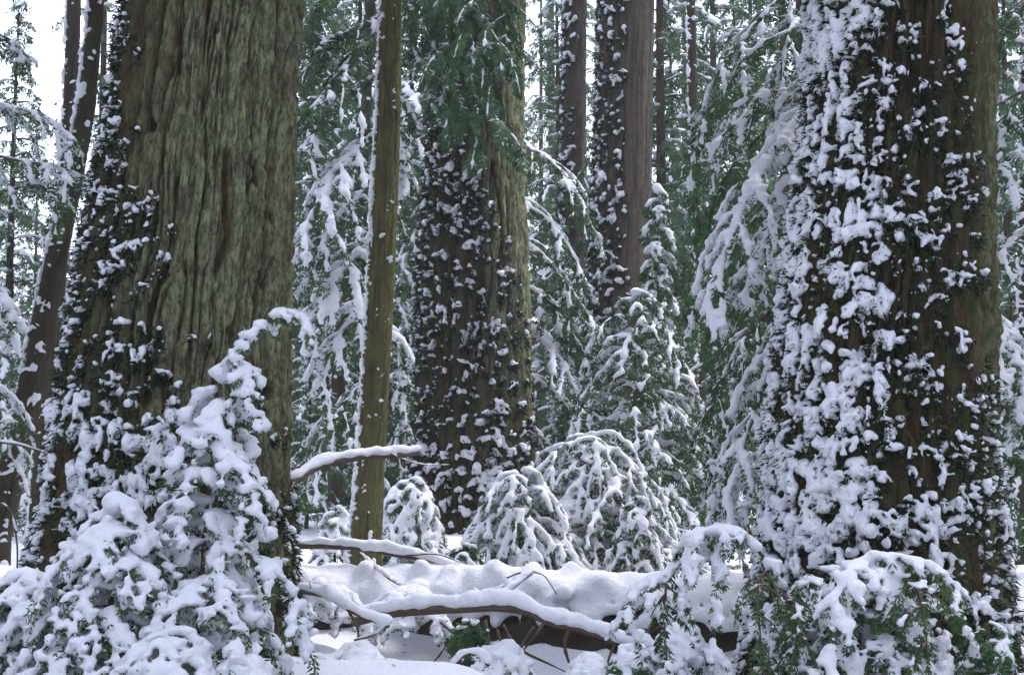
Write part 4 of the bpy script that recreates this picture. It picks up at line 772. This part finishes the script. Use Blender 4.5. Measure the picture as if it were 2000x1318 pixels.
def place(kind, px, d, s, rot, label):
    o = protos[kind] if kind not in used else copy_tree(protos[kind]); used.add(kind)
    x = (px - 1000) / FPX * d; o.location = (x, d, gz(x, d)); o.rotation_euler = (0, 0, rot); o.scale = (s, s, s * 1.0)
    tag(o, label, 'conifer', 'snowy conifers of the wood behind')
def dropped():
    rng = R_(640); n = 900; x = rng.uniform(-4.6, 4.6, n); y = 8.6 + 5.5 * rng.random(n); z = ground_z(x, y) + 0.004
    b = nrm(np.stack([rng.normal(0, 1, n), rng.normal(0, 1, n), rng.normal(0, 0.15, n)], -1))
    o = obj('needle_litter', blades('needle_litter', np.stack([x, y, z], -1), b, rng.uniform(0.015, 0.06, n), 0.003, rng, frost=np.zeros(n)), TWIG, kind='stuff'); o['label'] = 'fallen needles and twig bits strewn on the snow'; o['category'] = 'litter'
    n = 420; c = rng.integers(0, 60, n); cx = rng.uniform(-4.6, 4.6, 60)[c] + rng.normal(0, 0.10, n); cy = (8.8 + 4.5 * rng.random(60))[c] + rng.normal(0, 0.10, n); r = rng.uniform(0.02, 0.055, n)
    o = obj('dropped_snow', snow_mesh('dropped_snow', np.stack([cx, cy, ground_z(cx, cy) + r * 0.3], -1), r, 0.018, (0, 0, 0), 0.006, 12), SNOW, kind='stuff'); o['label'] = 'lumps of snow dropped from the boughs onto the ground'; o['category'] = 'snow lumps'
dropped()
# dark earth sheet, put over the snow to shade the hollow under the log
SHADE_EARTH, _N, _L, _b = mat('shade_earth'); _b.inputs['Roughness'].default_value = 0.95
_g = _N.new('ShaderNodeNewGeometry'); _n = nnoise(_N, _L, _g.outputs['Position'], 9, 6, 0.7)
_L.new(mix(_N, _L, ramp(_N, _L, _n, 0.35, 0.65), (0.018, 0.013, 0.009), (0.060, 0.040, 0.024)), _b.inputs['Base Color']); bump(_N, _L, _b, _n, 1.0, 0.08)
ex, ey = np.meshgrid(np.linspace(-1.15, 1.75, 70), np.linspace(10.05, 11.9, 46)); ez = ground_z(ex, ey) + 0.05 - 0.14 * sstep(0.55, 1.0, np.maximum(np.abs((ex - 0.3) / 1.45), np.abs((ey - 10.97) / 0.92)) + 0.12 * vn3(np.stack([ex, ey, 0 * ex], -1).reshape(-1, 3) * 3, 61).reshape(ex.shape)) + 0.03 * vn3(np.stack([ex, ey, 0 * ex], -1).reshape(-1, 3) * 9, 62).reshape(ex.shape)
ei = (np.arange(45)[:, None] * 70 + np.arange(69)[None]).ravel(); obj('shade_earth', mesh_np('shade_earth', np.stack([ex, ey, ez], -1).reshape(-1, 3), np.stack([ei, ei + 1, ei + 71, ei + 70], -1)), SHADE_EARTH, kind='structure')
#@@FAR
FAR = [('tall', 1300, 31, 1.0, 4.0, 'full conifer crowding the wider reddish trunk near the top of the view'), ('dense', 1395, 38, 1.35, 5.0, 'broad conifer whose top edges the white sky gap'), ('tall', 590, 45, 1.1, 2.2, 'far conifer touching the giant trunk near the top of the view'), ('dense', 1085, 40, 1.2, 0.7, 'broad far conifer filling the gap beside the spray-hung trunk'),
 ('dense', 770, 33, 1.2, 3.6, 'broad conifer behind the top of the slender olive-brown trunk'), ('tall', 1530, 34, 1.0, 5.5, 'tall conifer tucked right beside the snow-plastered trunk'), ('tall', 640, 34, 1.0, 0.3, 'tall conifer rising behind the gap beside the slender olive-brown trunk'), ('dense', 610, 27, 0.8, 1.3, 'dense snowy conifer right beside the giant trunk in the gap'),
 ('thin', 1060, 52, 1.0, 2.0, 'pale far conifer between the spray-hung trunk and the narrower reddish trunk'), ('tall', 1140, 46, 1.0, 1.1, 'far conifer seen between the two straight reddish trunks'),
 ('dense', 1310, 36, 1.0, 0.4, 'dense conifer just beside the wider reddish trunk'), ('thin', 1350, 42, 1.0, 3.0, 'tall thin-crowned conifer rising toward the white sky gap'),
 ('young', 1300, 25, 0.75, 0.5, 'young snowy conifer low beside the pointed young conifer'), ('young', 1420, 22, 0.8, 1.9, 'young conifer dim behind the hanging green boughs'),
 ('tall', 1480, 40, 1.0, 2.3, 'tall conifer behind the green hemlock, near the snow-plastered trunk'), ('dense', 1440, 31, 0.9, 1.0, 'dense conifer behind the sweeping heavy snow boughs'),
 ('tall', 60, 38, 0.52, 0.9, 'tall snowy conifer under the bright sky corner'), ('dense', 20, 26, 0.75, 2.6, 'dense conifer low at the view edge behind the leaning trunk'),
 ('young', 95, 21, 0.8, 0.2, 'young conifer between the leaning trunk and the giant trunk'), ('thin', 180, 30, 0.8, 0.1, 'thin-crowned conifer filling the space above the crossed trunks'),
 ('tall', 820, 38, 1.0, 0.0, 'tall conifer between the slender olive-brown trunk and the spray-hung trunk'), ('dense', 700, 30, 1.0, 2.0, 'dense conifer directly behind the dark pole trunk'),
 ('young', 600, 22, 0.6, 1.0, 'young snowy conifer at ground level beside the giant trunk'), ('dense', 1980, 30, 1.0, 1.5, 'dense conifer at the view edge past the giant snowy trunk'),
 ('tall', 1960, 45, 1.0, 0.2, 'tall far conifer at the top corner past the giant snowy trunk'), ('young', 1985, 20, 0.7, 2.2, 'young conifer low beyond the giant snowy trunk'),
 ('young', 1100, 27, 0.9, 1.7, 'young conifer at the foot of the straight reddish trunks'), ('young', 1370, 30, 0.9, 2.9, 'young conifer at the foot of the lone thin straight trunk')]
for a in FAR: place(*a)
def forest_ring():
    rng = np.random.default_rng(77); H = 24.0; bs = []
    for i in range(70):
        f = 0.05 + 0.95 * (i + rng.random()) / 70; a = i * 2.39996 + rng.uniform(-0.4, 0.4); L = 3.4 * (1.03 - f) ** 0.7 * rng.uniform(0.7, 1.1); p = np.array((0, 0, f * H)); o = np.array((math.cos(a), math.sin(a), 0))
        bs.append(bough([p, p + o * L * 0.5, p + o * L - (0, 0, 0.5 * L)], rng, ltw=0.9, ds=0.24, droop=1.0, blade=(0.40, 0.05), bs=0.20, snow=0, cover=0.55, twigwood=False))
    c = lambda k: np.concatenate([x for b in bs for x in getattr(b, k)])
    me = blades('far_conifer', c('lp'), c('lb'), c('ll'), 0.07, rng, (0, 0, 0), c('ln'), c('lf')); me.materials.append(NEEDLE_F)
    src = bpy.data.objects.new('far_conifer', me)
    P_, S_, A_ = [], [], []
    while len(P_) < 290:
        a = rng.uniform(-math.pi, math.pi); d = rng.uniform(13, 75) if abs(a) > 0.5 else rng.uniform(52, 110)  # wide angles: unseen trees beside and behind the camera, added against low sky light
        x, y = d * math.sin(a), d * math.cos(a)
        if abs(a) > 0.5 and y > 5 and abs(x) < 0.42 * y + 5: continue
        if abs(a) <= 0.5 and (-0.37 < x / y < -0.315 or 0.13 < x / y < 0.17) and d < 95: continue
        if abs(a) <= 0.5 and rng.random() < 0.35: continue
        P_.append((x, y, gz(x, y) - 0.3)); S_.append(rng.uniform(0.6, 1.1)); A_.append(rng.uniform(0, 6.28))
    pm = bpy.data.meshes.new('forest_ring'); pm.from_pydata(P_, [], [])
    for n_, v_ in (('siz', S_), ('ang', A_)):
        at = pm.attributes.new(n_, 'FLOAT', 'POINT'); at.data.foreach_set('value', np.asarray(v_, np.float32))
    ng = bpy.data.node_groups.new('forest_ring', 'GeometryNodeTree'); ng.interface.new_socket('Geometry', in_out='INPUT', socket_type='NodeSocketGeometry'); ng.interface.new_socket('Geometry', in_out='OUTPUT', socket_type='NodeSocketGeometry')
    N = ng.nodes; L = ng.links; gi = N.new('NodeGroupInput'); go = N.new('NodeGroupOutput'); oi = N.new('GeometryNodeObjectInfo'); oi.inputs['Object'].default_value = src
    ip = N.new('GeometryNodeInstanceOnPoints'); a1 = N.new('GeometryNodeInputNamedAttribute'); a1.inputs[0].default_value = 'siz'; a2 = N.new('GeometryNodeInputNamedAttribute'); a2.inputs[0].default_value = 'ang'
    cx = N.new('ShaderNodeCombineXYZ'); L.new(a2.outputs[0], cx.inputs[2]); L.new(gi.outputs[0], ip.inputs['Points']); L.new(oi.outputs['Geometry'], ip.inputs['Instance']); L.new(cx.outputs[0], ip.inputs['Rotation']); L.new(a1.outputs[0], ip.inputs['Scale']); L.new(ip.outputs[0], go.inputs[0])
    o = obj('forest_ring', pm, NEEDLE_F, kind='stuff'); m = o.modifiers.new('trees', 'NODES'); m.node_group = ng
    o['label'] = 'dim green mass of far snowy forest, with unseen trees added around the viewpoint to block low light'; o['category'] = 'forest'
forest_ring()

# ------------------------------------------------------------------ the misty winter air
hm = bpy.data.materials.new('haze'); hm.use_nodes = True; hn = hm.node_tree.nodes; hn.clear()
hv = hn.new('ShaderNodeVolumePrincipled'); hv.inputs['Color'].default_value = (0.93, 0.95, 1.0, 1); hv.inputs['Density'].default_value = 0.0009; hv.inputs['Anisotropy'].default_value = 0.2
ho = hn.new('ShaderNodeOutputMaterial'); hm.node_tree.links.new(hv.outputs[0], ho.inputs['Volume'])
hx = np.array([(x, y, z) for x in (-265, 265) for y in (-45, 325) for z in (-3.0, 32.0)], float)
hf = np.array([(0, 1, 3, 2), (4, 6, 7, 5), (0, 4, 5, 1), (2, 3, 7, 6), (0, 2, 6, 4), (1, 5, 7, 3)])
haze = obj('haze', mesh_np('haze', hx, hf, False), hm, kind='stuff'); haze['label'] = 'thin pale winter mist between the trees'; haze['category'] = 'haze'
